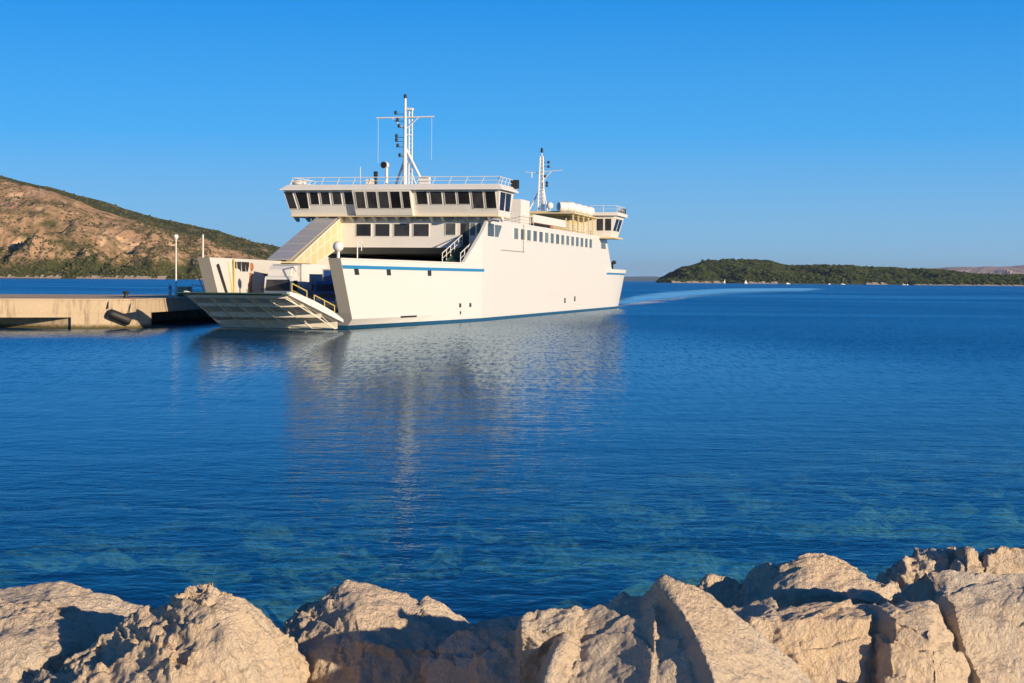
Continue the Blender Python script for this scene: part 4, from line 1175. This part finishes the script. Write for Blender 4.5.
def rock(chunks, label, seed, vox=.0105, a1=.040, a2=.034, a3=.014, crag=1.0):
    bm = bmesh.new()
    for P in chunks:
        vs_ = [bm.verts.new(p) for p in P]
        r = bmesh.ops.convex_hull(bm, input=vs_)
        junk = [g for g in r['geom_interior'] + r['geom_unused'] if isinstance(g, bmesh.types.BMVert)]
        bmesh.ops.delete(bm, geom=list(set(junk)), context='VERTS')
    bmesh.ops.recalc_face_normals(bm, faces=bm.faces)
    me = bpy.data.meshes.new('tmp'); bm.to_mesh(me); bm.free()
    o = bpy.data.objects.new('tmp', me); COL.objects.link(o)
    md = o.modifiers.new('r', 'REMESH'); md.mode = 'VOXEL'; md.voxel_size = vox
    sm = o.modifiers.new('s', 'SMOOTH'); sm.factor = .5; sm.iterations = 1
    dg = bpy.context.evaluated_depsgraph_get(); dg.update()
    me2 = bpy.data.meshes.new_from_object(o.evaluated_get(dg))
    bpy.data.objects.remove(o); bpy.data.meshes.remove(me)
    n = len(me2.vertices)
    off = Vector((seed * 3.17, seed * 1.3, seed * 7.7))
    fr, rm_ = noise.fractal, noise.ridged_multi_fractal
    out = []
    for v in me2.vertices:
        p = v.co + off; nr = v.normal
        if v.co.y > 12.5: out += list(v.co); continue
        w = fr(p * 1.4, 1.0, 2.0, 3)
        q = p + Vector((w, fr(p * 1.4 + Vector((9, 2, 4)), 1, 2, 2), w)) * .12
        d = a1 * w
        cr = rm_(q * 3.6, 1.0, 2.1, 3, 1.0, 2.0)           # sharp ribs and fissures
        d += a2 * crag * (cr - 1.1) * (.35 + .65 * max(0, min(1, .5 + 1.6 * fr(p * .9, 1, 2, 2))))
        dist, pts = noise.voronoi(q * 2.3)                   # tilted, stepped fracture faces
        rv = noise.cell_vector(pts[0] * 41.0)
        d += (.135 * (q - pts[0] / 2.3).dot(rv) + .014 * (noise.cell(pts[0] * 17.0) - .5)) * min(crag, 1.1)
        dist, pts = noise.voronoi(q * 6.5)
        d += .105 * (q - pts[0] / 6.5).dot(noise.cell_vector(pts[0] * 23.0)) * min(crag, 1.2)
        cell = noise.voronoi(q * 8.5 + Vector((w, 0, w)) * .6)[0]
        rg = max(0, min(1, .5 + 2.2 * fr(p * 1.6 + Vector((4, 4, 4)), 1, 2, 2)))
        d += .018 * crag * rg * (min(cell[1] - cell[0], .45) - .2)
        d += a3 * min(1, .5 + crag) * (.55 + .9 * rg) * fr(p * 13, .75, 2.15, 4)
        d -= .03 * crag * rg * max(0, fr(p * 9 + Vector((3, 8, 1)), .8, 2.1, 3) - .28)      # solution pits
        out += list(v.co + nr * d)
    me2.vertices.foreach_set('co', out)
    me2.update()
    me2.materials.clear(); me2.materials.append(M['rock'])
    me2.polygons.foreach_set('use_smooth', [True] * len(me2.polygons))
    me2.name = 'boulder'
    c = Vector((sum(out[0::3]) / n, sum(out[1::3]) / n, min(out[2::3])))
    me2.transform(Matrix.Translation(-c))
    b = bpy.data.objects.new('boulder', me2); b.location = c; COL.objects.link(b)
    return tag(b, label, 'boulder', 'limestone boulders along the shore')

rock([chunk([(-70, 606), (0, 601), (35, 591), (60, 583), (95, 589), (120, 599), (150, 606), (178, 616)], 9.0,
            [(-70, 700, 7.6), (0, 640, 7.95), (60, 648, 7.95), (100, 618, 8.55), (150, 640, 8.5), (0, 760, 7.6), (150, 760, 8.0)])],
     'smooth pale boulder with a broad rounded top in the left corner', 1, crag=.55)
rock([chunk([(165, 610), (185, 587), (200, 579), (208, 577), (222, 581), (246, 596), (264, 615), (278, 642), (288, 690)], 7.7,
            [(230, 640, 7.35), (265, 700, 7.3), (190, 650, 7.3), (150, 720, 7.1), (300, 790, 7.2)]),
      chunk([(10, 700), (50, 664), (95, 634), (130, 613), (165, 604), (190, 606)], 7.75,
            [(100, 676, 7.4), (170, 660, 7.25), (20, 770, 7.1), (200, 770, 7.0)])],
     'craggy pitted boulder with a blunt peak, left of the smooth humped one', 2, crag=1.05)
rock([chunk([(278, 636), (287, 626), (310, 605), (335, 587), (347, 580), (362, 581), (400, 591), (440, 604), (466, 617), (476, 624)], 8.9,
            [(300, 655, 8.6), (360, 640, 8.35), (440, 650, 8.4), (350, 770, 8.1), (470, 770, 8.3)])],
     'humped boulder with sunlit top and shaded foot, its crest sloping right', 3, crag=.7)
rock([chunk([(425, 668), (450, 637), (480, 621), (510, 615), (545, 614), (570, 640)], 8.3,
            [(500, 655, 8.0), (440, 730, 7.9), (560, 770, 7.8)]),
      chunk([(516, 622), (524, 612), (540, 608), (562, 607), (578, 610)], 7.55, [(520, 628, 7.42), (576, 626, 7.42), (545, 632, 7.4)], .4),
      chunk([(470, 650), (520, 626), (572, 630)], 7.75, [(500, 680, 7.6), (480, 790, 7.5), (560, 790, 7.4)], .6)],
     'low boulder lying in shadow with one small sunlit ledge on top', 4, crag=.65)
rock([chunk([(655, 586), (665, 580), (676, 579), (697, 584), (723, 601), (757, 632), (790, 659), (822, 695)], 7.45,
            [(682, 610, 7.2), (702, 645, 6.98), (722, 700, 6.78), (732, 790, 6.6), (765, 720, 6.95), (850, 790, 7.1)]),
      chunk([(640, 597), (650, 588), (660, 583), (668, 600)], 7.5,
            [(655, 610, 7.34), (654, 645, 7.16), (648, 700, 6.96), (642, 790, 6.8), (668, 650, 7.2), (668, 700, 7.06), (668, 790, 6.9)], .6),
      chunk([(608, 604), (616, 596), (624, 589), (631, 594), (638, 604)], 7.62,
            [(614, 620, 7.5), (600, 650, 7.33), (590, 700, 7.13), (584, 790, 6.95), (622, 650, 7.4), (616, 700, 7.22), (612, 790, 7.05)], .6),
      chunk([(556, 640), (572, 616), (584, 608), (594, 607), (604, 620)], 7.6,
            [(570, 632, 7.45), (553, 660, 7.28), (543, 700, 7.13), (535, 790, 6.95), (572, 660, 7.36), (564, 700, 7.2), (560, 790, 7.05)], .6),
      chunk([(548, 664), (572, 618), (600, 604), (630, 598), (655, 588), (700, 600), (760, 690)], 7.6,
            [(550, 700, 7.24), (580, 650, 7.40), (625, 640, 7.42), (655, 640, 7.27), (685, 640, 7.12), (696, 700, 6.90), (636, 700, 7.10), (600, 700, 7.20), (600, 790, 7.0), (700, 790, 6.72)], .7)],
     'biggest foreground boulder, peaked, with a long smooth sunlit right flank', 5, crag=.38)
rock([chunk([(735, 600), (745, 580), (757, 566), (775, 561), (795, 550), (825, 548), (840, 552), (865, 565), (890, 581), (904, 593)], 9.8,
            [(740, 606, 9.5), (800, 590, 9.3), (880, 600, 9.4), (760, 700, 9.2), (900, 700, 9.2)]),
      chunk([(688, 596), (712, 580), (736, 575), (752, 585)], 9.9, [(700, 640, 9.6), (740, 640, 9.5)], .6)],
     'dome shaped boulder standing behind the flat topped block', 6, crag=.9)
rock([chunk([(730, 609), (760, 606), (800, 604), (850, 602), (880, 601)], 8.35,
            [(750, 618, 7.95), (870, 618, 7.95), (720, 720, 7.75), (862, 720, 7.7), (720, 800, 7.6), (870, 800, 7.6)]),
      chunk([(872, 603), (905, 599), (930, 600), (942, 606), (962, 643), (982, 694)], 8.2,
            [(892, 615, 7.86), (934, 628, 7.76), (884, 720, 7.5), (960, 740, 7.45), (1000, 800, 7.5), (870, 800, 7.5)])],
     'broad flat topped block with a notched front beside the biggest boulder', 7, crag=.9)
rock([chunk([(922, 570), (930, 565), (945, 564), (962, 565), (990, 571), (1024, 577), (1085, 580), (1160, 583), (1290, 588)], 8.6,
            [(926, 588, 8.45), (952, 602, 8.2), (1024, 610, 8.3), (960, 640, 8.05), (984, 690, 7.85), (1090, 700, 8.3), (984, 800, 7.7), (1095, 800, 8.1), (1290, 800, 8.5)])],
     'ochre stained boulder with a jutting lip at the right edge', 8, crag=.75)
rock([chunk([(880, 580), (905, 560), (930, 551), (955, 550), (978, 553)], 11.0, [(900, 620, 10.7), (980, 620, 10.6)]),
      chunk([(956, 562), (962, 546), (968, 545), (986, 566)], 10.8, [(970, 590, 10.6)], .3),
      chunk([(982, 568), (991, 552), (1000, 545), (1008, 552), (1020, 548), (1040, 552), (1100, 558)], 10.8, [(990, 620, 10.65), (1060, 620, 10.65)])],
     'jagged dark boulder with small spires at the water, far right', 9, crag=1.6)
rock([chunk([(-60, 682), (0, 677), (20, 677), (38, 683), (52, 694)], 6.9, [(-40, 720, 6.6), (40, 720, 6.6), (0, 800, 6.5)], .5)],
     'pale boulder just showing at the bottom left corner', 10, crag=.5)

# ------------------------------------------------------------------ summer haze over the channel
hm, hn, hb, N, L = newmat('haze_air')
N.remove(hb)
pv = N.new('ShaderNodeVolumePrincipled')
pv.inputs['Color'].default_value = (.62, .80, 1.0, 1)
pv.inputs['Density'].default_value = 2.0e-5
pv.inputs['Anisotropy'].default_value = 0.2
L.new(pv.outputs[0], N['Material Output'].inputs['Volume'])
hz = MB().box(-44000, 44000, -300, 50000, -12, 480).build('haze', hm)
tag(hz, kind='stuff')
S.cycles.volume_bounces = 0
